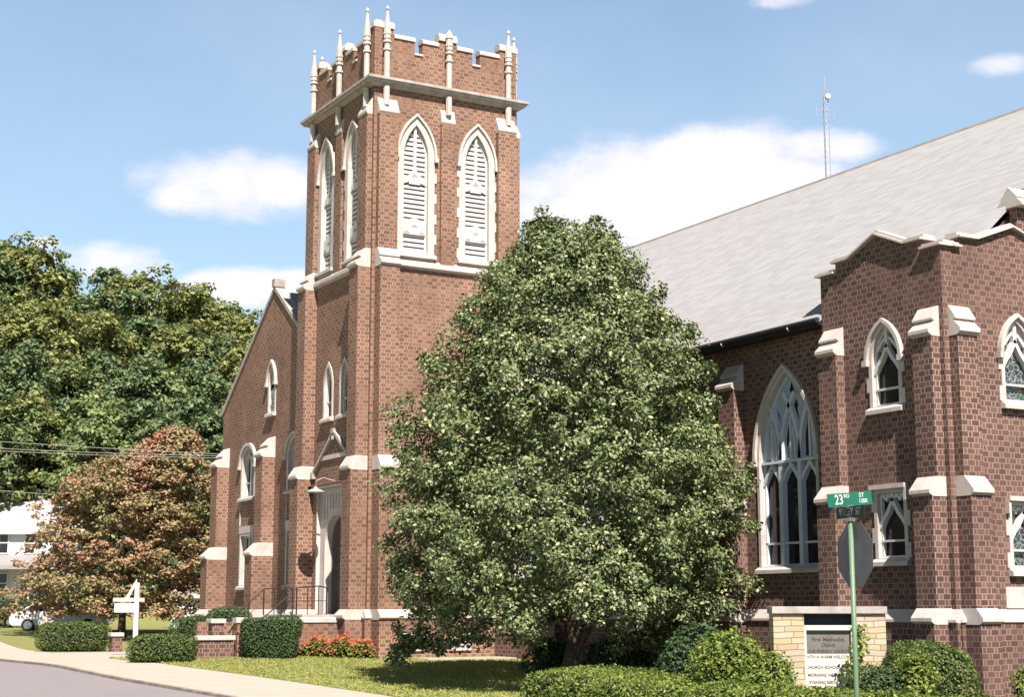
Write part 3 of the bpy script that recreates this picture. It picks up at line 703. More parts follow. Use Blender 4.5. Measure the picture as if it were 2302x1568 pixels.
for u0, u1 in ((17.2, 18.0), (11.6, 12.4)):
    buttress(church, GF, u0, u1, [(B0, 1.36, 1.02), (1.36, 3.85, .90), (3.85, 7.9, .55)], [(.90, 1.02, 1.36, 1.66, False), (.55, .90, 3.85, 4.35, False), (.02, .55, 7.9, 8.72, True)], BRICK)
plinth(GF, 5.9, 18.2, BRICK)
mb = MB()
for sg, ye in ((1, 18.17), (-1, 5.85)):
    y1, z1 = (ye+sg*.22, 10.22)
    pts = [(GC, 14.96), (GC, 15.14), (y1, 10.42), (y1+sg*.18, 10.40), (y1+sg*.18, 10.24), (ye-sg*.02, 10.32)]
    prism(mb, GF, pts, -.42, .07)
prism(mb, GF, [(GC-.16, 15.08), (GC+.16, 15.08), (GC+.17, 15.42), (GC-.17, 15.42)], -.36, .12)
mb.build('gable_coping', MW, church)
mb = MB()
for sg, ye in ((1, 18.45), (-1, 5.6)):
    mb.add([(1.25, GC, 14.92), (12.2, GC, 14.92), (12.2, ye, 10.12), (1.25, ye, 10.12), (1.25, GC, 14.72), (12.2, GC, 14.72), (12.2, ye, 9.92), (1.25, ye, 9.92)], [(0,1,2,3),(7,6,5,4),(0,3,7,4),(3,2,6,7),(2,1,5,6),(1,0,4,5)])
mb.build('front_roof', ROOF, church)
# ---- nave (long roof along Y)
XN = 5.0; NF = Face('L', XN)
nw = [(y_, 1.18, 2.80, 5.66, 8.02) for y_ in (-16.28, -11.7, -7.1, -2.6)]
nb = [(-12.6, .55, -.35, .35, .35), (-6.6, .55, -.35, .35, .35)]
mb = MB(); sheet(mb, NF, [(-18.7, B0), (.02, B0), (.02, 9.1), (-18.7, 9.1)], [outline(*w) for w in nw+nb])
sheet(mb, Face('R', -22.2), [(5, B0), (19.2, B0), (19.2, 9.1), (12, 15.6), (5, 9.2)])
sheet(mb, Face('l', 19.2), [(-22.2, B0), (18.2, B0), (18.2, 9.2), (-22.2, 9.2)])
sheet(mb, Face('r', 18.1), [(12, B0), (19.2, B0), (19.2, 9.1), (12, 15.6)])
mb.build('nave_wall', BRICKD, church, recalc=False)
for i, w in enumerate(nw): window('great_window', church, NF, *w, depth=.27, s=.10, style='big', hood=.09, quoin=False)
for w in nb: window('basement_window', church, NF, *w, depth=.15, s=.05, style='grid', hood=0, quoin=False, sill=False)
for yb in (-14.45, -9.8, -5.2):
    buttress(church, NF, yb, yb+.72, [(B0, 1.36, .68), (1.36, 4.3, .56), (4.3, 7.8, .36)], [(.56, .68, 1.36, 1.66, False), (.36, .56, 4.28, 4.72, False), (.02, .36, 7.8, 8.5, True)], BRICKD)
plinth(NF, -18.6, -.1, BRICKD)
mb = MB(); sk = .9
def rz(x): return 9.22+sk*(x-4.55)
for xa, ya, yb in ((4.5, -18.35, 18.3), (4.98, -22.35, -18.351)):
    mb.add([(xa, ya, rz(xa)), (xa, yb, rz(xa)), (12, yb, rz(12)), (12, ya, rz(12)), (xa, ya, rz(xa)-.12), (xa, yb, rz(xa)-.12), (12, yb, rz(12)-.2), (12, ya, rz(12)-.2)],
       [(0,1,2,3),(7,6,5,4),(0,4,5,1),(1,5,6,2),(3,2,6,7),(0,3,7,4)])
mb.add([(19.5, -22.35, rz(4.5)), (19.5, 18.3, rz(4.5)), (12, 18.3, rz(12)), (12, -22.35, rz(12)), (19.5, -22.35, rz(4.5)-.12), (19.5, 18.3, rz(4.5)-.12), (12, 18.3, rz(12)-.2), (12, -22.35, rz(12)-.2)],
       [(3,2,1,0),(4,5,6,7),(1,5,4,0),(2,6,5,1),(7,6,2,3),(4,7,3,0)])
mb.add([(7.75, -23.6, rz(7.75)), (7.75, -22.351, rz(7.75)), (12, -22.351, rz(12)), (12, -23.6, rz(12)), (7.75, -23.6, rz(7.75)-.12), (7.75, -22.351, rz(7.75)-.12), (12, -22.351, rz(12)-.2), (12, -23.6, rz(12)-.2)], [(0,1,2,3),(7,6,5,4),(0,4,5,1),(1,5,6,2),(3,2,6,7),(0,3,7,4)])
roof = mb.build('nave_roof', ROOF, church)
mb = MB(); sprism(mb, Face('R', 0), 11.93, 12.07, [(-18.3, rz(12)-.1), (22.4, rz(12)-.1), (22.4, rz(12)+.012), (-18.3, rz(12)+.012)]); mb.build('ridge_cap', STONE, roof)
mb = MB()
mb.tube([(4.42, -18.34, 9.10), (4.42, 0, 9.10)], .07, 8)
mb.box(4.5, 5.0, -18.34, 0, 8.98, 9.05)
gut = mb.build('gutter', SLATE, church)
mb = MB()
for y in (-17.2, -14.3): mb.tube([(4.40, y, 9.16), (4.36, y, 9.02), (4.42, y, 8.98)], .02, 6)
mb.build('gutter_strap', OFFW, gut)
# ---- corner stair tower
XW, YW = 4.57, -22.67; WL, WR = Face('L', XW), Face('R', YW); W1 = -18.35; W2 = 9.3
wl_up = (-20.66, .46, 6.60, 7.75, 8.56); wl_lo = (-20.66, .46, 2.88, 4.45, 4.45)
wr_up = (6.94, .46, 6.60, 7.75, 8.56); wr_lo = (6.94, .48, 2.62, 4.1, 4.1); wr_b = (6.75, .42, -.1, .68, .68)
def wparap(c0, c1, f):
    cc_ = (c0+c1)/2; s_ = (c1-c0)/2
    st = [(-s_, 10.22), (-s_+.60, 10.22), (-s_+.60, 10.48), (-s_+1.15, 10.48), (0, 10.92), (s_-1.15, 10.48), (s_-.60, 10.48), (s_-.60, 10.22), (s_, 10.22)]
    return [(cc_+u, v) for u, v in st]
pl = wparap(YW, W1, 1); prr = wparap(XW, W2, 1)
mb = MB()
sheet(mb, WL, [(YW, B0), (W1, B0)]+[(u, v) for u, v in pl[::-1]], [outline(*w) for w in (wl_up, wl_lo)])
sheet(mb, WR, [(XW, B0), (W2, B0)]+[(u, v) for u, v in prr[::-1]], [outline(*w) for w in (wr_up, wr_lo, wr_b)])
sheet(mb, Face('r', W1), [(XW, B0), (5.1, B0), (5.1, 10.2), (XW, 10.2)])
sheet(mb, Face('l', W2), [(YW, B0), (-22.2, B0), (-22.2, 10.2), (YW, 10.2)])
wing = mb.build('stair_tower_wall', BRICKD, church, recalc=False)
mb = MB()
prism(mb, WL, [(u, v) for u, v in pl]+[(W1-.01, 9.8), (YW+.02, 9.8)], -.30, -.02); prism(mb, WR, [(u, v) for u, v in prr]+[(W2, 9.8), (XW+.32, 9.8)], -.30, -.02)
prism(mb, Face('r', W1), [(XW+.3, 9.8), (6.2, 9.8), (6.2, 10.2), (XW+.3, 10.2)], -.30, -.01)
mb.build('stair_tower_parapet', BRICKD, church)
mb = MB()
for fc, pp, e0, e1 in ((WL, pl, .1, .1), (WR, prr, .1, .1)):
    segs = list(zip(pp[:-1], pp[1:]))
    for k, (a_, b_) in enumerate(segs):
        if abs(a_[0]-b_[0]) < .02: continue
        u0, v0 = a_; u1, v1 = b_
        if k == 0: u0 -= .10
        if k == len(segs)-1: u1 += .10
        if k in (2,): u0 -= .07
        if k in (5,): u1 += .07
        if k == 0 and fc is WR: u0 += .42
        prism(mb, fc, [(u0, v0+.002), (u1, v1+.002), (u1, v1+.055), (u0, v0+.055)], -.42, .13)
        prism(mb, fc, [(u0, v0+.055), (u1, v1+.055), (u1, v1+.13), (u0, v0+.13)], -.36, .02)
mb.build('stair_tower_coping', STONE, church)
window('pointed_window', church, WL, *wl_up, depth=.21, s=.11, style='single', hood=.08)
window('pointed_window', church, WR, *wr_up, depth=.21, s=.11, style='single', glass=LEAD, hood=.08)
window('square_window', church, WL, *wl_lo, depth=.21, s=.11, style='single', hood=.08)
window('square_window', church, WR, *wr_lo, depth=.21, s=.11, style='single', glass=LEAD, hood=.08)
window('basement_window', church, WR, *wr_b, depth=.2, s=.06, style='plain', hood=0, quoin=False, sill=True)
for fc, uu_ in ((WL, [(YW+.16, YW+.80), (W1-.80, W1-.12)]), (WR, [(XW+.16, XW+.80), (W2-.80, W2-.16)])):
    for u0, u1 in uu_:
        buttress(church, fc, u0, u1, [(B0, 1.36, .56), (1.36, 4.32, .46), (4.32, 8.05, .27)], [(.46, .56, 1.36, 1.68, False), (.27, .46, 4.30, 4.72, False), (.02, .27, 8.1, 8.78, True)], BRICKD)
plinth(WL, YW-.11, W1, BRICKD); plinth(WR, XW, W2, BRICKD)
mb = MB(); mb.box(XW+.29, W2, -22.38, W1-.29, 9.7, 9.86); mb.build('flat_roof', SLATE, church)
# corner stone with faint carving
mb = MB(); fbox(mb, WR, 6.15, 7.4, 1.68, 2.18, -.03, .03); cs = mb.build('corner_stone', STONE, church)
# brick upstand with ridge coping behind the parapet
mb = MB(); mb.box(7.28, 9.6, -22.60, -22.36, 9.5, 11.52); st_ = mb.build('upstand', BRICKD, church)
mb = MB(); sprism(mb, Face('R', -22.45), 7.18, 9.7, [(-.42, 11.521), (.42, 11.521), (.42, 11.58), (.24, 11.74), (.27, 11.76), (.0, 12.05), (-.27, 11.76), (-.24, 11.74), (-.42, 11.58)]); mb.build('ridge_coping', STONE, st_)
# downspout on the nave side of the front gable
# ---- entrance steps
ent = thing('entrance_steps', 'brick stairway with pale stone coping and iron handrails leading up to the arched church door', 'steps', (-1.3, 2.9, 0))
eo = (-1.3, 2.9, 0)
mb = MB(); mb.box(-1.9, -.05, 1.05, 4.8, -.3, 1.48)
for k in range(7): mb.box(-1.9-.34*(k+1), -1.9-.34*k, 1.05, 4.8, -.3, 1.48-.2*(k+1))
mb.build('treads', MW, ent, origin=eo)
mb = MB(); mb.box(-4.3, -.70, .72, 1.04, -.5, 1.22); mb.build('cheek_wall', BRICK, ent, origin=eo)
mb = MB(); mb.box(-4.3, -.02, 4.81, 5.0, -.5, 1.22); mb.build('cheek_wall', BRICK, ent, origin=eo)
mb = MB(); sprism(mb, Face('R', .88), -4.36, -.66, [(-.2, 1.221), (.2, 1.221), (.2, 1.35), (.14, 1.39), (-.14, 1.39), (-.2, 1.35)]); mb.build('coping', STONE, ent, origin=eo)
for y in (1.35, 4.5):
    mb = MB()
    mb.tube([(-3.25, y, 1.2), (-3.1, y, 1.44), (-2.0, y, 2.38), (-1.2, y, 2.45), (-.9, y, 2.40)], .022, 8)
    for x, z0_, z1_ in ((-3.1, .6, 1.44), (-2.55, .9, 1.9), (-2.0, 1.48, 2.38), (-1.6, 1.48, 2.42), (-1.2, 1.48, 2.45), (-.9, 1.48, 2.40)): mb.tube([(x, y, z0_), (x, y, z1_)], .016 if x not in (-2.0, -.9) else .025, 6)
    mb.tube([(-3.1, y, 1.05), (-2.0, y, 1.95), (-.9, y, 1.95)], .012, 6)
    mb.build('handrail', IRON, ent, origin=eo)
# low garden walls
def lowwall(name, label, x0, x1, y0, y1, z0, z1, cat='wall'):
    t_ = thing(name, label, cat, ((x0+x1)/2, (y0+y1)/2, z0)); og = ((x0+x1)/2, (y0+y1)/2, z0)
    mb = MB(); mb.box(x0, x1, y0, y1, z0-.6, z1); mb.build('brickwork', BRICKD, t_, origin=og)
    mb = MB(); mb.box(x0-.06, x1+.06, y0-.06, y1+.06, z1+.001, z1+.15); mb.build('coping', STONE, t_, origin=og, bevel=.02)
    return t_
lowwall('garden_wall', 'low brick garden wall with thick pale coping left of the dark clipped bush', -6.9, -4.42, .75, 1.05, 0, .66)
lowwall('brick_pier', 'short square brick pier with pale cap at the right end of the low garden wall', -4.95, -4.55, 1.35, 1.75, 0, 1.2, 'pier')
lowwall('brick_pier', 'small brick pier with white cap between the two hedges by the pavement', -5.0, -4.6, 13.2, 13.6, 0, .6, 'pier')
# concrete apron at tower foot
mb = MB(); mb.box(1.5, 5.3, -1.7, -.12, -.5, .03); tag(mb.build('apron', CONC), kind='structure')
window('basement_window', church, RF, 3.5, .42, .25, .85, .85, depth=-.06, s=.05, style='grid', hood=0, quoin=False, sill=False)
window('basement_window', church, RF, 1.7, .42, .25, .85, .85, depth=-.06, s=.05, style='grid', hood=0, quoin=False, sill=False)

# ------------------------------------------------------------------ foliage
def leafmesh(name, pts, nrm, size, rng, mats, parent=None, origin=(0,0,0), midx=None, var=.45, asp=.62):
    n = len(pts)
    d = nrm/np.maximum(1e-6, np.linalg.norm(nrm, axis=1))[:, None]
    a = np.cross(d, rng.normal(size=(n, 3))); a /= np.maximum(1e-6, np.linalg.norm(a, axis=1))[:, None]
    b_ = np.cross(d, a)
    sz = size*(1+var*(rng.random(n)-.5)*2)[:, None]
    v = np.stack([pts-a*sz*.5, pts+b_*sz*asp*.5-d*sz*.05, pts+a*sz*.5-d*sz*.12, pts-b_*sz*asp*.5-d*sz*.05], 1).reshape(-1, 3)-np.array(origin)
    me = bpy.data.meshes.new(name); me.vertices.add(4*n); me.vertices.foreach_set('co', v.astype(np.float32).ravel())
    me.loops.add(4*n); me.loops.foreach_set('vertex_index', np.arange(4*n, dtype=np.int32))
    me.polygons.add(n); me.polygons.foreach_set('loop_start', np.arange(0, 4*n, 4, dtype=np.int32)); me.polygons.foreach_set('loop_total', np.full(n, 4, dtype=np.int32))
    if not isinstance(mats, (list, tuple)): mats = [mats]
    for m_ in mats: me.materials.append(m_)
    if midx is not None: me.polygons.foreach_set('material_index', midx.astype(np.int32))
    me.update(calc_edges=True); me.validate()
    o = bpy.data.objects.new(name, me); C.objects.link(o)
    if parent is not None: o.parent = parent
    return o
def clumps(centers, rad, per, rng, flat=.75, out=None, upb=.5, rnd=.8):
    n = len(centers); k = per
    c = np.repeat(centers, k, 0); r = np.repeat(rad, k)[:, None]
    q = rng.normal(size=(n*k, 3)); q /= np.linalg.norm(q, axis=1)[:, None]
    rr = rng.random((n*k, 1))**.45
    p = c+q*r*rr*np.array([1, 1, flat])
    o = q*.6 if out is None else q*.45+np.repeat(out, k, 0)*.5
    nr = o+np.array([0, 0, upb])+rng.normal(size=(n*k, 3))*rnd*.6
    return p, nr
def add_trunk(parent, origin, base, pts_list, mat, name='trunk'):
    mb = MB()
    for pts, r0, r1 in pts_list: mb.tube(pts, r0, 8, r2=r1)
    return mb.build(name, mat, parent, origin=origin, smooth=True)
# ---- the big pear tree
def big_tree():
    rng = np.random.default_rng(7)
    base = np.array([.10, -12.9, g0(.1, -12.9)])
    t_ = thing('ornamental_pear_tree', 'big dense egg-shaped green tree standing on the lawn in front of the church wall', 'tree', tuple(base))
    zs_ = np.array([.7, 1.2, 1.9, 2.7, 4.3, 6.1, 7.3, 8.5, 9.7, 10.7, 11.5, 12.3]); rs = np.array([2.6, 4.2, 4.85, 5.1, 5.05, 4.7, 4.35, 3.85, 3.15, 2.4, 1.65, .75])
    cs, rad, out = [], [], []
    nT = 2300
    for i in range(nT):
        z = rng.uniform(.8, 11.95); rmax = np.interp(z, zs_, rs)
        if rng.random() > (rmax/5.0)**.8: continue
        th = rng.uniform(0, 2*math.pi)
        lob = 1+.05*math.sin(3*th+z*.9)+.045*math.sin(5*th-z*1.7+1)+.04*math.sin(9*th+z*2.3)+.03*math.sin(15*th-z*4)
        fr = 1-.30*rng.random()**1.3
        hollow = math.sin(th*7+z*1.9)+math.sin(th*4-z*3.1+2)+math.sin(th*11+z*.7)
        if fr > .84 and hollow > 1.0+.9*rng.random(): continue
        if z < 1.35 and math.cos(th-2.6) < .2: continue
        r = rmax*lob*fr
        # camera-side asymmetry of the outline
        c = np.array([r*math.cos(th), r*math.sin(th)*.88, z])
        cs.append(c); rad.append(rng.uniform(.22, .5)); out.append(np.array([math.cos(th), math.sin(th), .35]))
    # second leader and low hanging branches
    RT_ = np.array([SA, -CA, 0])
    for (du, z, rr, n_) in ((-.6, 12.25, .55, 24), (.85, 12.0, .4, 16), (.1, 11.7, .5, 12), (-4.3, .8, .5, 12), (-4.55, .45, .35, 6), (-3.7, .7, .5, 10), (1.6, .9, .6, 10), (2.4, 1.0, .5, 12), (3.0, 1.1, .5, 8)):
        for i in range(n_):
            q = rng.normal(size=3)*rr*.5; cs.append(RT_*(du+q[0])+np.array([0, q[1]*.6, z+q[2]*.7])); rad.append(rng.uniform(.2, .35)); out.append(RT_*np.sign(du)*.5+np.array([0, 0, .3]))
    cs = np.array(cs); rad = np.array(rad); out = np.array(out)
    cs[:, 0] += base[0]; cs[:, 1] += base[1]
    p, nr = clumps(cs, rad, 90, rng, .75, out, .55, .9)
    # inner dull layer
    m_ = 75000; z = rng.uniform(1.5, 11.7, m_); th = rng.uniform(0, 2*math.pi, m_); r = np.interp(z, zs_, rs)*rng.uniform(.40, .80, m_)
    pi_ = np.stack([base[0]+r*np.cos(th), base[1]+r*np.sin(th)*.88, z], 1)
    p = np.vstack([p, pi_]); nr = np.vstack([nr, rng.normal(size=(m_, 3))])
    leafmesh('crown', p, nr, .108, rng, LF_PEAR, t_, tuple(base))
    b0 = Vector(base)
    tr = [([b0+Vector((0,0,-.3)), b0+Vector((.02,0,.5)), b0+Vector((.15,-.05,1.3)), b0+Vector((.2,0,4)), b0+Vector((-.1,.1,8)), b0+Vector((0,0,11.5))], .24, .03)]
    r2_ = random.Random(3)
    tr.append(([b0+Vector((.05,0,.6)), b0+Vector((.5,-.28,1.6)), b0+Vector((.9,-.5,3.4)), b0+Vector((1.3,-.8,7))], .15, .03))
    for k in range(22):
        a_ = k*2.4; z_ = 1.4+k*.42; L_ = np.interp(z_+1.2, zs_, rs)*.8
        q = b0+Vector((.1, 0, z_)); tr.append(([q, q+Vector((math.cos(a_)*L_*.5, math.sin(a_)*L_*.45, .9)), q+Vector((math.cos(a_)*L_, math.sin(a_)*L_*.85, 1.9))], .075, .015))
    add_trunk(t_, tuple(base), base, tr, BARK)
big_tree()
# ---- reddish tree on the left
def red_tree():
    rng = np.random.default_rng(11)
    bx, by = -1.35, 24.9; base = np.array([bx, by, g0(bx, by)])
    t_ = thing('red_leaved_tree', 'broad reddish bronze tree with layered branches left of the church', 'tree', tuple(base))
    # silhouettes given as crown lobes in (right, up) metres round the trunk
    cs, rad, out = [], [], []
    RTv = np.array([SA, -CA, 0]); FWv = np.array([CA, SA, 0])
    zs_ = np.array([.6, 1.3, 2.2, 3.4, 4.6, 5.8, 6.8, 7.8, 8.6, 9.3, 9.9]); lw = np.array([3.4, 4.6, 5.3, 5.1, 4.7, 4.2, 3.7, 3.1, 1.9, .2, -1.2]); rw = np.array([3.2, 3.9, 4.2, 4.5, 4.5, 4.5, 4.4, 4.3, 4.0, 3.6, 3.2])
    tiers = np.arange(1.8, 9.9, .5)
    for i in range(1300):
        z = tiers[rng.integers(len(tiers))]+rng.normal()*.2
        a_, b_ = np.interp(z, zs_, lw), np.interp(z, zs_, rw)
        cu = (b_-a_)/2; wd = (a_+b_)/2
        th = rng.uniform(0, 2*math.pi); r = wd*(1-.5*rng.random()**1.3)*(1+.12*math.sin(4*th+z*3)+.08*math.sin(7*th-z*5))
        c = RTv*(cu+r*math.cos(th))+FWv*(r*.75*math.sin(th))
        cs.append(np.array([bx, by, z-.25*(r/wd)])+c); rad.append(rng.uniform(.3, .6)); out.append(RTv*math.cos(th)*.5+FWv*math.sin(th)*.5+np.array([0, 0, .4]))
    for (u, z, n_) in ((2.9, 10.0, 5), (3.1, 9.7, 7), (2.2, 9.4, 9), (.9, 8.9, 8)):
        for i in range(n_):
            q = rng.normal(size=3)*.3; cs.append(np.array([bx, by, z+q[2]])+RTv*(u+q[0])); rad.append(.32); out.append(np.array([0, 0, 1.]))
    cs = np.array(cs); rad = np.array(rad); out = np.array(out)
    p, nr = clumps(cs, rad, 52, rng, .55, out, .8, .8)
    leafmesh('crown', p, nr, .17, rng, LF_MAPLE, t_, tuple(base))
    b0 = Vector(base); tr = [([b0+Vector((0,0,-.4)), b0+Vector((0,0,1)), b0+Vector((.3,-.1,3)), b0+Vector((.6,-.3,7)), b0+Vector((1.3,-.7,9.6))], .22, .03)]
    for k in range(18):
        a_ = k*2.4; z_ = 1.2+k*.4; L_ = 3.6*(1-z_/13)
        q = b0+Vector((.1, 0, z_)); tr.append(([q, q+Vector((math.cos(a_)*L_*.5, math.sin(a_)*L_*.5, .5)), q+Vector((math.cos(a_)*L_, math.sin(a_)*L_, .8))], .07, .015))
    add_trunk(t_, tuple(base), base, tr, BARK)
red_tree()
# ---- wooded hill: single trees from a few grown kinds
KINDS = []
def hill_kind(seed, h, r, mat, bark, asp):
    rng = np.random.default_rng(seed)
    r_ = random.Random(seed)
    t_ = thing('woodland_tree', 'x', 'tree')
    cs, rad, out = [], [], []
    nl = 9
    lobes = [(np.array([r_.uniform(-.55, .55)*r, r_.uniform(-.55, .55)*r, h*(.38+.5*i/nl)]), r*r_.uniform(.38, .6)*(1.1-.5*i/nl)) for i in range(nl)]
    lobes.append((np.array([0, 0, h*.9]), r*.36))
    for c0_, lr in lobes:
        for k in range(17):
            q = rng.normal(size=3); q /= np.linalg.norm(q); q[2] = abs(q[2])*1.0 if rng.random() < .7 else q[2]
            cs.append(c0_+q*lr*np.array([1, 1, asp])*rng.uniform(.75, 1.05)); rad.append(rng.uniform(.45, .95)); out.append(q)
    cs = np.array(cs); rad = np.array(rad); out = np.array(out)
    p, nr = clumps(cs, rad, 48, rng, .75, out, .5, .8)
    leafmesh('crown', p, nr, .36, rng, mat, t_)
    tr = [([Vector((0,0,-8)), Vector((0,0,h*.3)), Vector((r_.uniform(-.4,.4), r_.uniform(-.4,.4), h*.6)), Vector((0,0,h*.88))], .28, .05)]
    for c0_, lr in lobes[:7]: tr.append(([Vector((0,0,h*.25+c0_[2]*.3)), Vector(c0_)*.6+Vector((0,0,h*.12)), Vector(c0_)], .12, .03))
    add_trunk(t_, (0,0,0), None, tr, bark)
    return t_
KINDS = [hill_kind(21, 13, 4.6, LF_HILL[0], PALEB, 1.0), hill_kind(22, 15, 4.2, LF_HILL[1], BARK, 1.25), hill_kind(23, 12, 5.0, LF_HILL[2], PALEB, .9), hill_kind(24, 14, 4.0, LF_HILL[1], PALEB, 1.35)]
KH = [13, 15, 12, 14]
desc = ['green broad', 'dark narrow', 'yellowish', 'deep green tall']
rnd = random.Random(5)
spots = []
sky_ = [(-40,560),(40,535),(95,545),(150,600),(200,665),(245,605),(300,650),(350,608),(410,650),(455,645),(520,690),(580,705),(640,720),(-110,560),(700,740)]
for x, y in sky_: spots.append((x, y, 138+rnd.uniform(-5, 5), 1.15))
for x, y in [(-80,640),(-10,640),(60,660),(120,690),(175,730),(230,700),(290,720),(340,700),(395,725),(450,735),(505,760),(560,770),(615,790)]: spots.append((x+rnd.uniform(-12,12), y+rnd.uniform(-12,12), 126+rnd.uniform(-4, 4), 1.05))
for x, y in [(-60,760),(0,790),(55,760),(110,800),(165,830),(215,800),(270,820),(330,800),(380,830),(440,820),(490,850),(545,870)]: spots.append((x+rnd.uniform(-12,12), y+rnd.uniform(-14,14), 115+rnd.uniform(-4, 4), .95))
for x, y in [(-70,900),(-10,880),(45,900),(95,870),(150,905),(205,890),(260,915),(320,890),(375,920),(430,905),(480,925),(540,950)]: spots.append((x+rnd.uniform(-12,12), y+rnd.uniform(-14,14), 106+rnd.uniform(-3, 3), .85))
rows = ['on the hill skyline', 'just below the hill skyline', 'midway down the hill', 'at the hill foot']
def where(x):
    for lim, s_ in ((-30, 'beyond the left edge'), (90, 'above the white house'), (200, 'left of the red tree'), (330, 'over the red tree'), (440, 'over the red treetop'), (530, 'left of the church gable')):
        if x < lim: return s_
    return 'behind the church gable'
used = [False]*4
for i, (x, y, D, s_) in enumerate(spots):
    k = rnd.choice([0, 1, 2, 3]) if D > 110 else rnd.choice([0, 2, 3, 0])
    o = KINDS[k] if not used[k] else copy_tree(KINDS[k]); used[k] = True
    p = at(x, y, D); hh = KH[k]*s_*1.02
    o.location = (p.x, p.y, p.z-hh); o.scale = (s_,)*3; o.rotation_euler = (0, 0, rnd.uniform(0, 6.28))
    row = 0 if D > 131 else 1 if D > 120.5 else 2 if D > 110 else 3
    o['label'] = f'{desc[k]} tree {rows[row]}, {where(x)}'
    o['group'] = 'trees on the wooded hill'
# undergrowth that closes the wood
rng = np.random.default_rng(31)
n = 26000; D_ = rng.uniform(100, 118, n); xx = rng.uniform(-150, 800, n)
pp = np.empty((n, 3))
for i in range(n):
    r = (xx[i]-1151)/3582*D_[i]; X = CAM[0]+r*SA+D_[i]*CA; Y = CAM[1]-r*CA+D_[i]*SA
    pp[i] = (X, Y, g0(X, Y)+rng.random()**1.5*(3.2+1.5*math.sin(xx[i]*.03)))
o = leafmesh('undergrowth', pp, rng.normal(size=(n, 3))*.6+np.array([0, -.4, .6]), .42, rng, LF_DARK); tag(o, 'dark green undergrowth at the foot of the wooded hill', 'undergrowth', kind='stuff')

# ---- clipped hedges and shrubs
def hedge(name, label, c, half, rz, z0, z1, mat, seed, leaf=.06, dens=420, round_=4.0, wob=.05, cat='hedge', taper=0, group=None, mats=None):
    rng = np.random.default_rng(seed)
    hx, hy = half; hz = (z1-z0)/2; cz = (z0+z1)/2
    area = 8*(hx*hy+hx*hz+hy*hz); n = int(area*dens)
    q = rng.normal(size=(n, 3)); e = round_
    q /= (np.abs(q/np.array([1, 1, 1]))**e).sum(1)[:, None]**(1/e)
    if round_ > 3:   # even spread over the faces of the box
        f = rng.choice(3, n, p=np.array([hy*hz, hx*hz, hx*hy])/(hy*hz+hx*hz+hx*hy)); q = rng.uniform(-1, 1, (n, 3)); q[np.arange(n), f] = np.sign(rng.uniform(-1, 1, n))
        q /= (np.abs(q)**e).sum(1)[:, None]**(1/e)
    nr = np.sign(q)*np.abs(q)**(e-1)/np.array([hx, hy, hz])
    sh = 1-rng.random(n)**2*.13
    P_ = q*np.array([hx, hy, hz])*sh[:, None]
    w_ = np.sin(P_[:, 0]*3.1+seed)*np.sin(P_[:, 1]*2.7+P_[:, 2]*3.3+seed*.7)+.6*np.sin(P_[:, 0]*7+P_[:, 2]*6)*np.sin(P_[:, 1]*6.1)
    nl = nr/np.linalg.norm(nr, axis=1)[:, None]
    P_ += nl*(w_*wob)[:, None]+rng.normal(size=(n, 3))*wob*.35
    if taper: s_ = 1+taper*(P_[:, 2]/hz); P_[:, 0] *= s_; P_[:, 1] *= s_
    cr, sr = math.cos(rz), math.sin(rz); Rm = np.array([[cr, sr, 0], [-sr, cr, 0], [0, 0, 1]])
    P_ = P_@Rm; nl = nl@Rm
    org = (c[0], c[1], z0)
    P_ += np.array([c[0], c[1], cz])
    t_ = thing(name, label, cat, org, group=group)
    leafmesh('foliage', P_, nl*.9+rng.normal(size=(n, 3))*.55+np.array([0, 0, .25]), leaf, rng, mat, t_, org)
    # solid core, near-black for the shade inside the leaves
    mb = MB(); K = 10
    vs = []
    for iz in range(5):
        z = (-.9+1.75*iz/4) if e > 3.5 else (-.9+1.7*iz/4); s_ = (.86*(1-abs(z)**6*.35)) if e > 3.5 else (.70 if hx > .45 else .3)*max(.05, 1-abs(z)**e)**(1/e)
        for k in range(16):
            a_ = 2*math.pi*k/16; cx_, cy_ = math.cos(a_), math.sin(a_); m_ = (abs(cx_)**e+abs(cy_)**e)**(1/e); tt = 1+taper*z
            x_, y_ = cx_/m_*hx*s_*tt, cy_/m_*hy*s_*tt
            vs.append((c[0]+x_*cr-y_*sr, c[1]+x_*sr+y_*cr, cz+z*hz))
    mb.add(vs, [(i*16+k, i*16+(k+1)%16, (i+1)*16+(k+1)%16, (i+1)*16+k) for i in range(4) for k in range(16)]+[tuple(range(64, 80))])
    mb.build('dark_core', CORE, t_, origin=org, smooth=True)
    return t_
XDIR = 0.0
hedge('clipped_hedge', 'long low clipped green hedge by the pavement, in front of the white car', (-6.1, 14.9), (1.5, .75), R(-26), 0, 1.15, LF_BOX, 1, dens=500, wob=.04)
hedge('clipped_hedge', 'low clipped hedge at the pavement corner directly in front of the white signpost', (-6.95, .2), (1.08, .8), R(-29), 0, .86, LF_BOX, 2, dens=600, wob=.04)
hedge('clipped_bush', 'tall dark green flat-topped bush narrowing to its base beside the entrance steps', (-3.42, -.05), (.93, .6), R(-20), .03, 1.42, LF_YEW, 3, dens=800, round_=5, taper=.14, cat='bush')
hedge('clipped_hedge', 'dark clipped hedge behind the low garden wall, nearer to the red tree', tuple(at(443, 1400, 60))[:2], (1.0, .8), R(-29), .2, 1.40, LF_YEW, 4, dens=500, round_=3.2)
hedge('clipped_hedge', 'dark clipped hedge against the church gable wall, behind the lower one', tuple(at(515, 1400, 64))[:2], (1.0, .8), R(-29), .2, 1.74, LF_YEW, 5, dens=500, round_=3.2)
hedge('dark_shrub', 'dark rounded shrub just left of the big tree trunk', tuple(at(1235, 1470, 45.5))[:2], (.65, .55), 0, -.4, .85, LF_DARK, 6, leaf=.09, dens=260, round_=2.2, wob=.12, cat='shrub')
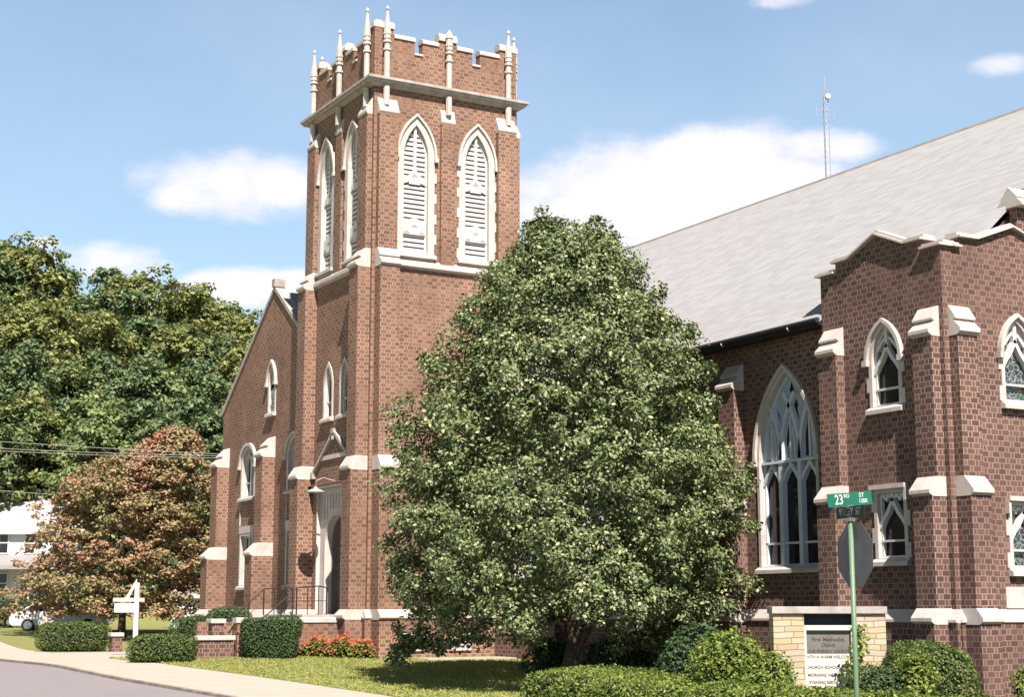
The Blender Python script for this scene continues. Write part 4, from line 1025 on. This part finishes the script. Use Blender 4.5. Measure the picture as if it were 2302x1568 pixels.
hedge('dark_shrub', 'wide dark shrub right of the big tree trunk, by the brick wall', tuple(at(1405, 1470, 44.5))[:2], (1.1, .6), R(-29), -.4, 1.0, LF_DARK, 7, leaf=.09, dens=260, round_=2.2, wob=.14, cat='shrub')
hedge('dark_shrub', 'tall dark shrub in the shade behind the yellow-green bushes', tuple(at(1575, 1450, 37))[:2], (.95, .7), R(-29), -.55, 1.2, LF_DARK, 8, leaf=.08, dens=380, round_=2.2, wob=.14, cat='shrub')
hedge('bright_shrub', 'yellow-green leafy shrub touching the left pillar of the stone notice board', tuple(at(1655, 1450, 30.2))[:2], (.72, .55), R(-29), -.6, 1.08, LF_BRIGHT, 9, leaf=.075, dens=800, round_=2.6, wob=.21, cat='shrub')
hedge('bright_shrub', 'lower yellow-green shrub in front of the stone pillar', tuple(at(1735, 1500, 29.6))[:2], (.5, .45), R(-29), -.6, .82, LF_BRIGHT, 10, leaf=.065, dens=900, round_=2.4, wob=.17, cat='shrub')
hedge('rounded_bush', 'large rounded dark-topped bush right of the stone notice board', tuple(at(2085, 1500, 30.5))[:2], (.84, .7), R(-29), -.6, 1.02, LF_BOX, 12, leaf=.055, dens=900, round_=3.4, wob=.05, cat='bush')
hedge('rounded_bush', 'smaller bush right of the green pole, in front of the large rounded bush', tuple(at(1985, 1530, 28.6))[:2], (.62, .45), R(-29), -.6, .66, LF_YEW, 13, leaf=.05, dens=900, round_=3.0, wob=.06, cat='bush')
hedge('bright_shrub', 'bright leafy shoots growing between the two rounded bushes', tuple(at(2060, 1520, 28.2))[:2], (.34, .34), 0, -.6, .86, LF_BRIGHT, 15, leaf=.07, dens=700, round_=2.0, wob=.14, cat='shrub')
hedge('leafy_plant', 'leafy plant at the right edge in front of the basement window', tuple(at(2310, 1530, 30.5))[:2], (.25, .25), 0, -.6, .55, LF_BRIGHT, 16, leaf=.08, dens=500, round_=2.0, wob=.14, cat='plant')
# foreground hedge, one long body
def front_hedge():
    rng = np.random.default_rng(17)
    mid = [(-2.15, -16.2, 1.6, .24), (-2.3, -18.5, 1.5, .27), (-3.1, -21.3, 1.15, .22), (-4.6, -25.5, .7, .26), (-5.0, -29, .6, .32), (-5.3, -34, .6, .32)]
    t_ = thing('long_hedge', 'long low sunlit yellow-green hedge in the foreground, left of and below the stone notice board', 'hedge', (-3, -24, -.6)); og = (-3, -24, -.6)
    M_ = np.array(mid); n = 52000
    s_ = rng.uniform(0, 1, n); ys_ = M_[0, 1]-.9+(M_[-1, 1]-M_[0, 1])*s_
    cx_ = np.interp(-ys_, -M_[:, 1], M_[:, 0]); hw = np.interp(-ys_, -M_[:, 1], M_[:, 2]); top = np.interp(-ys_, -M_[:, 1], M_[:, 3])
    endr = np.clip((M_[0, 1]+.9-ys_)/1.4, 0.02, 1)**.5; hw = hw*endr; top = top-(1-endr)*.25
    a_ = rng.uniform(0, math.pi, n); ca_, sa_ = np.cos(a_), np.sin(a_); m_ = (np.abs(ca_)**5+np.abs(sa_)**5)**.2
    hgt = top+.62
    X = cx_+ca_/m_*hw; Z = -.62+sa_/m_*hgt
    Z += .05*np.sin(X*4+ys_*3)+.04*np.sin(ys_*7+X*3)+rng.normal(size=n)*.025; X += rng.normal(size=n)*.03
    P_ = np.stack([X, ys_, Z], 1); nr = np.stack([ca_, rng.normal(size=n)*.3, sa_], 1)*.8+rng.normal(size=(n, 3))*.5+np.array([0, 0, .2])
    leafmesh('foliage', P_, nr, .06, rng, LF_BRIGHT, t_, og)
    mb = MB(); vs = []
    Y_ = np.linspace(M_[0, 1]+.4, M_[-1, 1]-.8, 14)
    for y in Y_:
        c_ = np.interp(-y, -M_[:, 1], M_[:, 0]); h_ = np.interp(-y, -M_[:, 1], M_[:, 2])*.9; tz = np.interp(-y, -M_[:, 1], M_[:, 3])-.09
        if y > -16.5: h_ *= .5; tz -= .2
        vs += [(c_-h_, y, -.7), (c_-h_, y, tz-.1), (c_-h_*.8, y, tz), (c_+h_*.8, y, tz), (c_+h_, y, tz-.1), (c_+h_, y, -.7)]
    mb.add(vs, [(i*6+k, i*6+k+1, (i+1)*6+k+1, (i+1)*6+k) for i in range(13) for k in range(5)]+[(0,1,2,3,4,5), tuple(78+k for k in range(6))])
    mb.build('dark_core', CORE, t_, origin=og)  # solid near-black core, painted shade inside the hedge
front_hedge()
# flower bed
def flowers():
    rng = np.random.default_rng(19); c = np.array([-1.0, .15, 0.])
    t_ = thing('flower_bed', 'bed of red, pink and orange flowers at the foot of the church tower', 'flowers', tuple(c))
    n = 5200; a_ = rng.uniform(0, 2*math.pi, n); r = np.sqrt(rng.random(n)); u = r*np.cos(a_)*1.28; w = r*np.sin(a_)*.62
    top = .18+.52*np.clip(1-(u/1.4)**4, 0, 1)*(1-.45*np.abs(w))*(1+.2*np.sin(u*7)+.12*np.sin(u*17+2))
    z = rng.random(n)**.6*top
    P_ = c+np.stack([u*SA-w*(-CA)*0+w*CA, -u*CA+w*SA, z], 1)
    leafmesh('leaves', P_, rng.normal(size=(n, 3))*.5+np.array([-.2, -.4, .7]), .09, rng, LF_BRIGHT, t_, tuple(c))
    n = 3000; a_ = rng.uniform(0, 2*math.pi, n); r = np.sqrt(rng.random(n)); u = r*np.cos(a_)*1.3; w = r*np.sin(a_)*.62
    top = .22+.55*np.clip(1-(u/1.45)**4, 0, 1)*(1-.45*np.abs(w))*(1+.2*np.sin(u*7)+.12*np.sin(u*17+2))
    z = top*(1-.75*rng.random(n)**1.4); keep = (np.sin(u*11+w*9)+np.sin(z*13+u*5)+rng.normal(size=n)*.8) > -.35-z*1.2
    P_ = c+np.stack([u*SA+w*CA, -u*CA+w*SA, z+.03], 1)[keep]; n = len(P_)
    leafmesh('blossoms', P_, rng.normal(size=(n, 3))*.4+np.array([-.3, -.6, .7]), .075, rng, LF_RED, t_, tuple(c), asp=.9)
flowers()
# grass tufts along the lawn edge near the frame
rng = np.random.default_rng(23); n = 60000
pp = np.empty((n, 3)); k = 0
while k < n:
    D = rng.uniform(33, 60); px = rng.uniform(250, 1250); r = (px-1151)/3582*D; X = CAM[0]+r*SA+D*CA; Y = CAM[1]-r*CA+D*SA
    if X < walkx(Y)+.05 or X > 5 or (X > -.7 and Y > -.2) or (X < -3.2 and 5 < Y < 18.3) or (X > -6 and .8 < Y < 5): continue
    pp[k] = (X, Y, g0(X, Y)+.02+.03*rng.random()); k += 1
LF_GRASS = leafmat('grass_blades', [(0, (.17, .21, .05)), (.6, (.30, .32, .09)), (1, (.44, .40, .16))], .3, .8, .2)
o = leafmesh('grass_blades', pp, rng.normal(size=(n, 3))*np.array([1, 1, .4])+np.array([0, -.2, .3]), .07, rng, LF_GRASS, asp=.3); tag(o, 'short yellowish green mown grass of the church lawn', 'grass', kind='stuff')

# ------------------------------------------------------------------ notice board
def text(body, size, name, mat, parent, M, align='CENTER', ext=.002, sx=1):
    cu = bpy.data.curves.new(name, 'FONT'); cu.body = body; cu.size = size; cu.align_x = align; cu.align_y = 'CENTER'; cu.extrude = ext; cu.offset = size*.012
    o = bpy.data.objects.new(name, cu); C.objects.link(o)
    bpy.context.view_layer.update()
    me = bpy.data.meshes.new_from_object(o.evaluated_get(bpy.context.evaluated_depsgraph_get())); C.objects.unlink(o); bpy.data.objects.remove(o)
    me.materials.clear(); me.materials.append(mat)
    q = bpy.data.objects.new(name, me); C.objects.link(q); q.parent = parent; q.matrix_local = M @ Matrix.Diagonal((sx, 1, 1, 1)); return q
def TM(x, y, z): return Matrix.Translation((x, y, z)) @ Matrix.Rotation(math.pi/2, 4, 'X')
# local frame: x to the right, -y towards the viewer
bp = at(1858, 1372, 31.5); BZ = -.75
bb = thing('church_notice_board', 'tan ledgestone notice board with flat slab top and a white lettered panel', 'notice board', (bp.x, bp.y, BZ), -R(29.43))
HW = 1.10; TOP = 1.71-BZ
mb = MB(); mb.box(-HW, -.50, -.25, .25, 0, TOP-.14); mb.box(.52, HW, -.25, .25, 0, TOP-.14); mb.box(-.5, .52, .02, .25, 0, TOP-.14)
mb.build('stonework', TANST, bb)
mb = MB(); mb.box(-HW-.03, HW+.03, -.31, .31, TOP-.138, TOP); mb.build('slab_top', MW, bb, bevel=.015)
mb = MB(); mb.box(-.499, .519, -.12, -.0, TOP-.46, TOP-.36); mb.box(-.499, -.44, -.14, .0, 0, TOP-.46); mb.box(.44, .519, -.14, .0, 0, TOP-.46); mb.build('frame', BOARDW, bb)
mb = MB(); mb.box(-.499, .519, -.03, .015, TOP-.36, TOP-.14); mb.build('lamp_recess', SLATE, bb)
mb = MB(); mb.box(-.44, .44, -.05, 0.0, TOP-.92, TOP-.461); mb.build('header_panel', BOARDG, bb)
mb = MB(); mb.box(-.44, .44, -.055, 0.0, .1, TOP-.921); mb.build('letter_panel', BOARDW, bb)
yy = TOP
for body, sz, x_, z_, y_ in (('First Methodist', .11, 0, .64, -.053), ('Church', .10, 0, .75, -.053), ('OUR FRIENDLY CHURCH', .075, 0, .87, -.053), ('WITH A WARM WELCOME', .08, -.0, .98, -.058), ('CHURCH SCHOOL 9 AM', .085, 0, 1.18, -.058),
                         ('MORNING WORSHIP 10', .082, 0, 1.33, -.058), ('EVENING SERVICE', .082, -.08, 1.47, -.058), ('REV. L', .095, -.2, 1.61, -.058), ('PASTOR', .06, -.05, 1.75, -.058)):
    text(body, sz, 'lettering', LETTER, bb, TM(x_, y_, TOP-z_), sx=.95)
# climbing vine beside the board
rng = np.random.default_rng(41); bpv = at(1925, 1470, 30.7); n = 520
hgt = rng.random(n); pp = np.stack([bpv.x+rng.normal(size=n)*(.10+.12*(1-hgt))*SA, bpv.y-rng.normal(size=n)*.12*CA, -.6+hgt*1.95], 1)
pp[:, 0] += .10*np.sin(hgt*9); vn = thing('climbing_vine', 'thin yellow-green vine climbing beside the notice board panel, behind the green pole', 'vine', (bpv.x, bpv.y, -.6))
leafmesh('leaves', pp, rng.normal(size=(n, 3))*.6+np.array([-.3, -.6, .3]), .10, rng, LF_BRIGHT, vn, (bpv.x, bpv.y, -.6))
mb = MB(); mb.tube([(bpv.x, bpv.y, -.6), (bpv.x+.08, bpv.y, 0), (bpv.x-.05, bpv.y, .6), (bpv.x+.03, bpv.y, 1.3)], .012, 6); mb.build('stem', BARK, vn, origin=(bpv.x, bpv.y, -.6))

# ------------------------------------------------------------------ street sign and stop sign on one pole
sp_ = at(1919, 1372, 19); gzp = -.6
sg_ = thing('street_sign_pole', 'green metal signpost with street name blades and the grey back of an octagonal stop sign', 'street sign', (sp_.x, sp_.y, gzp), -R(9))
H = lambda z: z-gzp
mb = MB(); mb.tube([(0,0,-.3), (0,0,H(2.72))], .031, 10); mb.build('pole', POLE, sg_, smooth=True)
mb = MB(); mb.box(-.04, .04, -.04, .04, H(2.70), H(2.74)); mb.box(-.05, .05, -.012, .012, H(2.855), H(2.895)); mb.box(-.012, .012, -.05, .05, H(2.70), H(2.75)); mb.build('bracket', CHROME, sg_)
# octagon lies in the plane X = const, facing +X
mb = MB(); ro = .381/math.cos(math.pi/8)
oc = [(ro*math.cos(math.pi/8+k*math.pi/4), ro*math.sin(math.pi/8+k*math.pi/4)) for k in range(8)]
vs = [(.045, y, H(2.30)+z) for y, z in oc]+[(.048, y, H(2.30)+z) for y, z in oc]
mb.add(vs, [tuple(range(8)), tuple(range(15, 7, -1))]+[(i, (i+1)%8, 8+(i+1)%8, 8+i) for i in range(8)]); mb.build('stop_sign', ALU, sg_)
mb = MB(); mb.tube([(-.035, 0, H(2.52)), (.05, 0, H(2.52))], .010, 6); mb.tube([(-.035, 0, H(2.08)), (.05, 0, H(2.08))], .010, 6); mb.build('bolt', CHROME, sg_)
ub = MB(); ub.box(-.31, .31, -.004, .004, -.08, .08); u_ = ub.build('name_blade', SIGNG, sg_); u_.location = (.0, -.0, H(2.965)); u_.rotation_euler = (0, -R(5), 0)
text('23', .165, 'lettering', SIGNW, u_, TM(-.155, -.006, -.002), sx=.72); text('RD', .06, 'lettering', SIGNW, u_, TM(-.045, -.006, .04)); text('ST', .07, 'lettering', SIGNW, u_, TM(.165, -.006, .04)); text('1200', .068, 'lettering', SIGNW, u_, TM(.18, -.006, -.03), sx=.9)
lb_ = MB(); lb_.box(-.004, .004, -.31, .31, -.07, .07); l_ = lb_.build('name_blade', SIGND, sg_); l_.location = (0, 0, H(2.81)); l_['label'] = 'darker lower street name blade'
ML = Matrix.Translation((-.006, 0, 0)) @ Matrix.Rotation(-math.pi/2, 4, 'Z') @ Matrix.Rotation(math.pi/2, 4, 'X')
text('WILEY  ST', .13, 'lettering', SIGNDW, l_, ML, sx=.8)

# ------------------------------------------------------------------ white yard sign
yp = at(307, 1372, 58); yg = g0(yp.x, yp.y)
ys_ = thing('white_sign_post', 'white wooden post with cross arm and hanging white sign board behind the corner hedge', 'sign post', (yp.x, yp.y, yg), -R(29.43))
def ylen(px): return px/3582*58
mb = MB(); mb.box(-.085, .085, -.06, .06, -.2, 1.65+ylen(60)-yg); mb.build('post', WHITE, ys_, bevel=.01)
az = 1.65+ylen(22)-yg
mb = MB(); mb.box(-ylen(53), ylen(17), -.05, .05, az-.065, az+.065); mb.build('cross_arm', WHITE, ys_)
mb = MB(); prism(mb, Face('R', 0), [(-.02, az+.60), (-.02, az+.76), (-ylen(26), az+.06), (-ylen(18), az+.06)], -.04, .04); mb.build('brace', WHITE, ys_)
mb = MB(); mb.box(-ylen(50), -ylen(6), -.015, .015, az-.46, az-.13); yb = mb.build('sign_board', WHITE, ys_)
mb = MB()
for x_ in (-ylen(44), -ylen(12)): mb.tube([(x_, 0, az-.14), (x_, 0, az-.06)], .008, 6)
mb.build('hook', CHROME, ys_)
# ------------------------------------------------------------------ houses
def house(name, label, px0, px1, D, eave_y, ridge_y, base_z, depth, cat='house', porch=False, wins=()):
    a = at(px0, 1372, D); w = (px1-px0)/3582*D
    t_ = thing(name, label, cat, (a.x, a.y, base_z), -R(29.43))
    ze = 1.65+(1372-eave_y)/3582*D-base_z; zr = 1.65+(1372-ridge_y)/3582*D*1.01-base_z
    mb = MB(); mb.box(0, w, 0, depth, -1, ze); mb.add([(0,0,ze),(0,depth,ze),(0,depth/2,zr-.15),(w,0,ze),(w,depth,ze),(w,depth/2,zr-.15)], [(0,1,2),(3,5,4)]); mb.build('wall', SIDING, t_)
    mb = MB(); o_ = .4
    for y0_, y1_ in ((-o_, depth/2), (depth+o_, depth/2)):
        mb.add([(-o_,y0_,ze-.1),(w+o_,y0_,ze-.1),(w+o_,y1_,zr),(-o_,y1_,zr),(-o_,y0_,ze-.25),(w+o_,y0_,ze-.25),(w+o_,y1_,zr-.15),(-o_,y1_,zr-.15)], [(0,1,2,3),(7,6,5,4),(0,4,5,1),(1,5,6,2),(0,3,7,4)])
    mb.build('roof', TINROOF, t_)
    for (x0_, x1_, z0_, z1_) in wins:
        xa, xb = (x0_-px0)/3582*D, (x1_-px0)/3582*D; za_, zb_ = 1.65+(1372-z1_)/3582*D-base_z, 1.65+(1372-z0_)/3582*D-base_z
        mb = MB(); fr = Face('R', 0)
        ring(mb, fr, [(xa,za_),(xb,za_),(xb,zb_),(xa,zb_)], [(xa-.1,za_-.1),(xb+.1,za_-.1),(xb+.1,zb_+.1),(xa-.1,zb_+.1)], -.02, .05); bar(mb, fr, [(xa, (za_+zb_)/2), (xb, (za_+zb_)/2)], .07, 0, .04)
        w__ = mb.build('window', WHITE, t_); mb = MB(); fbox(mb, fr, xa, xb, za_, zb_, -.02, .012); mb.build('pane', GLASS, w__)
    if porch:
        zp = 1.65+(1372-1275)/3582*D-base_z
        mb = MB(); mb.add([(-.3,-2.6,zp),(w+.3,-2.6,zp),(w+.3,0,zp+.7),(-.3,0,zp+.7),(-.3,-2.6,zp-.25),(w+.3,-2.6,zp-.25),(w+.3,0,zp-.1),(-.3,0,zp-.1)], [(0,1,2,3),(7,6,5,4),(0,4,5,1),(1,5,6,2),(0,3,7,4)]); mb.build('porch_roof', GREYST, t_)
        for x_ in np.linspace(.1, w-.1, 5):
            mb = MB(); mb.box(x_-.08, x_+.08, -2.5, -2.34, 0, zp-.2); mb.build('porch_post', WHITE, t_)
        mb = MB(); mb.box(0, w, -2.6, 0, -.4, .5); mb.build('porch_deck', GREYST, t_)
    return t_
house('white_house', 'white two-storey house with pale roof and porch at the left edge', -140, 168, 100, 1195, 1108, .9, 9, porch=True, wins=((-8, 10, 1200, 1245), (50, 70, 1202, 1245), (112, 130, 1202, 1245), (-8, 12, 1292, 1335)))
house('white_garage', 'small white outbuilding with pale pitched roof between the red tree and the church', 385, 465, 92, 1337, 1318, .7, 4, cat='garage', wins=((407, 421, 1369, 1384),))
hedge('clipped_hedge', 'row of dark shrubs in front of the white house porch', tuple(at(20, 1360, 92))[:2], (3.4, .9), -R(29.43), .6, 2.3, LF_YEW, 44, leaf=.15, dens=60, round_=2.6, wob=.2)
# ------------------------------------------------------------------ cars
def car(label, px, D, paint, rz, group='parked cars'):
    a = at(px, 1372, D); zb = g0(a.x, a.y)-.05
    t_ = thing('parked_car', label, 'car', (a.x, a.y, zb), rz, group)
    fr = Face('R', 0); hw = .86
    prof = [(-2.35, .38), (-2.38, .62), (-2.30, .92), (-1.95, 1.0), (-1.45, 1.02), (.75, .98), (1.35, .92), (2.1, .80), (2.35, .64), (2.38, .40), (2.2, .28), (-2.2, .28)]
    mb = MB(); prism(mb, fr, prof, -hw, hw); mb.build('body', paint, t_, bevel=.05)
    mb = MB(); n = 4
    cab = [(-1.75, 1.0), (-1.15, 1.38), (-.1, 1.42), (.95, .99)]
    v0 = [(x, -hw+.06, z) if z < 1.1 else (x, -hw+.2, z) for x, z in cab]; v1 = [(x, -y, z) for x, y, z in v0]
    mb.add(v0+v1, [(0,1,2,3), (7,6,5,4), (0,4,5,1), (2,6,7,3)]); mb.build('windows', GLASS, t_)
    mb = MB(); mb.add([(-1.18, -.68, 1.385), (-.08, -.68, 1.425), (-.08, .68, 1.425), (-1.18, .68, 1.385), (-1.18, -.66, 1.42), (-.08, -.66, 1.46), (-.08, .66, 1.46), (-1.18, .66, 1.42)], [(0,3,2,1),(4,5,6,7),(0,1,5,4),(1,2,6,5),(2,3,7,6),(3,0,4,7)])
    for sg in (-1, 1):
        mb.tube([(-.1, sg*.67, 1.43), (.97, sg*.79, .99)], .035, 6); mb.tube([(-1.16, sg*.67, 1.40), (-1.78, sg*.79, 1.0)], .06, 6); mb.tube([(-.45, sg*.67, 1.42), (-.5, sg*.79, 1.0)], .04, 6)
    mb.build('roof', paint, t_)
    for x in (-1.45, 1.45):
        for sg in (-1, 1):
            mb = MB(); mb.tube([(x, sg*.88, .32), (x, sg*.68, .32)], .32, 20); w_ = mb.build('wheel', RUB, t_)
            mb = MB(); mb.tube([(x, sg*.89, .32), (x, sg*.86, .32)], .2, 16); mb.build('rim', CHROME, w_)
    for sg in (-1, 1):
        mb = MB(); mb.box(-2.42, -2.2, sg*.6-.22, sg*.6+.22, .72, .90); mb.build('tail_light', TAIL, t_)
    mb = MB(); mb.box(-2.50, -2.3, -.84, .84, .36, .56); mb.box(2.3, 2.46, -.84, .84, .36, .54); mb.build('bumper', CHROME, t_, bevel=.03)
    return t_
car('white car parked beyond the low hedge, its red tail light showing at the left', 138, 80, CARW, -R(29.43)+R(6))
car('dark blue car at the left edge of the picture, only its tail showing', -108, 84, CARD, math.pi-R(29.43))
# ------------------------------------------------------------------ antenna mast
ap = at(1857, 290, 150); ag = 2.0
am = thing('radio_mast', 'tall thin lattice radio mast with a round dish rising behind the grey roof', 'antenna mast', (ap.x, ap.y, 0)); zt = 52.8
mb = MB(); tri = [(.3*math.cos(a_), .3*math.sin(a_)) for a_ in (R(90), R(210), R(330))]
for x, y in tri: mb.tube([(x, y, 0), (x, y, zt)], .04, 5)
z = 30.0; k = 0
while z < zt-.6:
    for i in range(3):
        x0_, y0_ = tri[i]; x1_, y1_ = tri[(i+1)%3]; mb.tube([(x0_, y0_, z), (x1_, y1_, z+.6)], .018, 4)
    z += .6
mb.build('lattice', STEEL, am)
for pts_, r_ in (([(0, 0, zt), (0, 0, zt+1.3)], .05), ([(-.9*SA, .9*CA, 50.6), (.9*SA, -.9*CA, 50.6)], .03), ([(-.9*SA, .9*CA, 50.0), (-.9*SA, .9*CA, 51.3)], .04), ([(.8*SA, -.8*CA, 49.6), (.8*SA, -.8*CA, 50.8)], .04)):
    mb = MB(); mb.tube(pts_, r_, 6); mb.build('aerial', STEEL, am)
mb = MB(); mb.tube([(.25*SA, -.25*CA, 52.0), (.25*SA-.35*CA, -.25*CA-.35*SA, 52.0)], .26, 16); mb.build('dish', OFFW, am)
# ------------------------------------------------------------------ wires
def wire(label, a, b_, sag, r=.013):
    pts = []
    for i in range(25):
        s_ = i/24; p = a.lerp(b_, s_); pts.append((p.x, p.y, p.z-sag*4*s_*(1-s_)))
    mb = MB(); mb.tube(pts, r, 5); tag(mb.build('power_line', CABLE), label, 'cable', 'power lines left of the church')
wire('topmost overhead cable crossing in front of the wooded hill to the church gable', at(-900, 905, 92), at(500, 1022, 71), .35)
wire('second overhead cable from the top, running just under the topmost one', at(-900, 925, 92), at(500, 1026, 71), .5)
wire('third overhead cable, close below the second one', at(-900, 932, 92), at(500, 1031, 71), .5)
wire('lowest overhead cable running just above the pale roof of the white house', at(-900, 1010, 96), at(430, 1130, 96), .4)
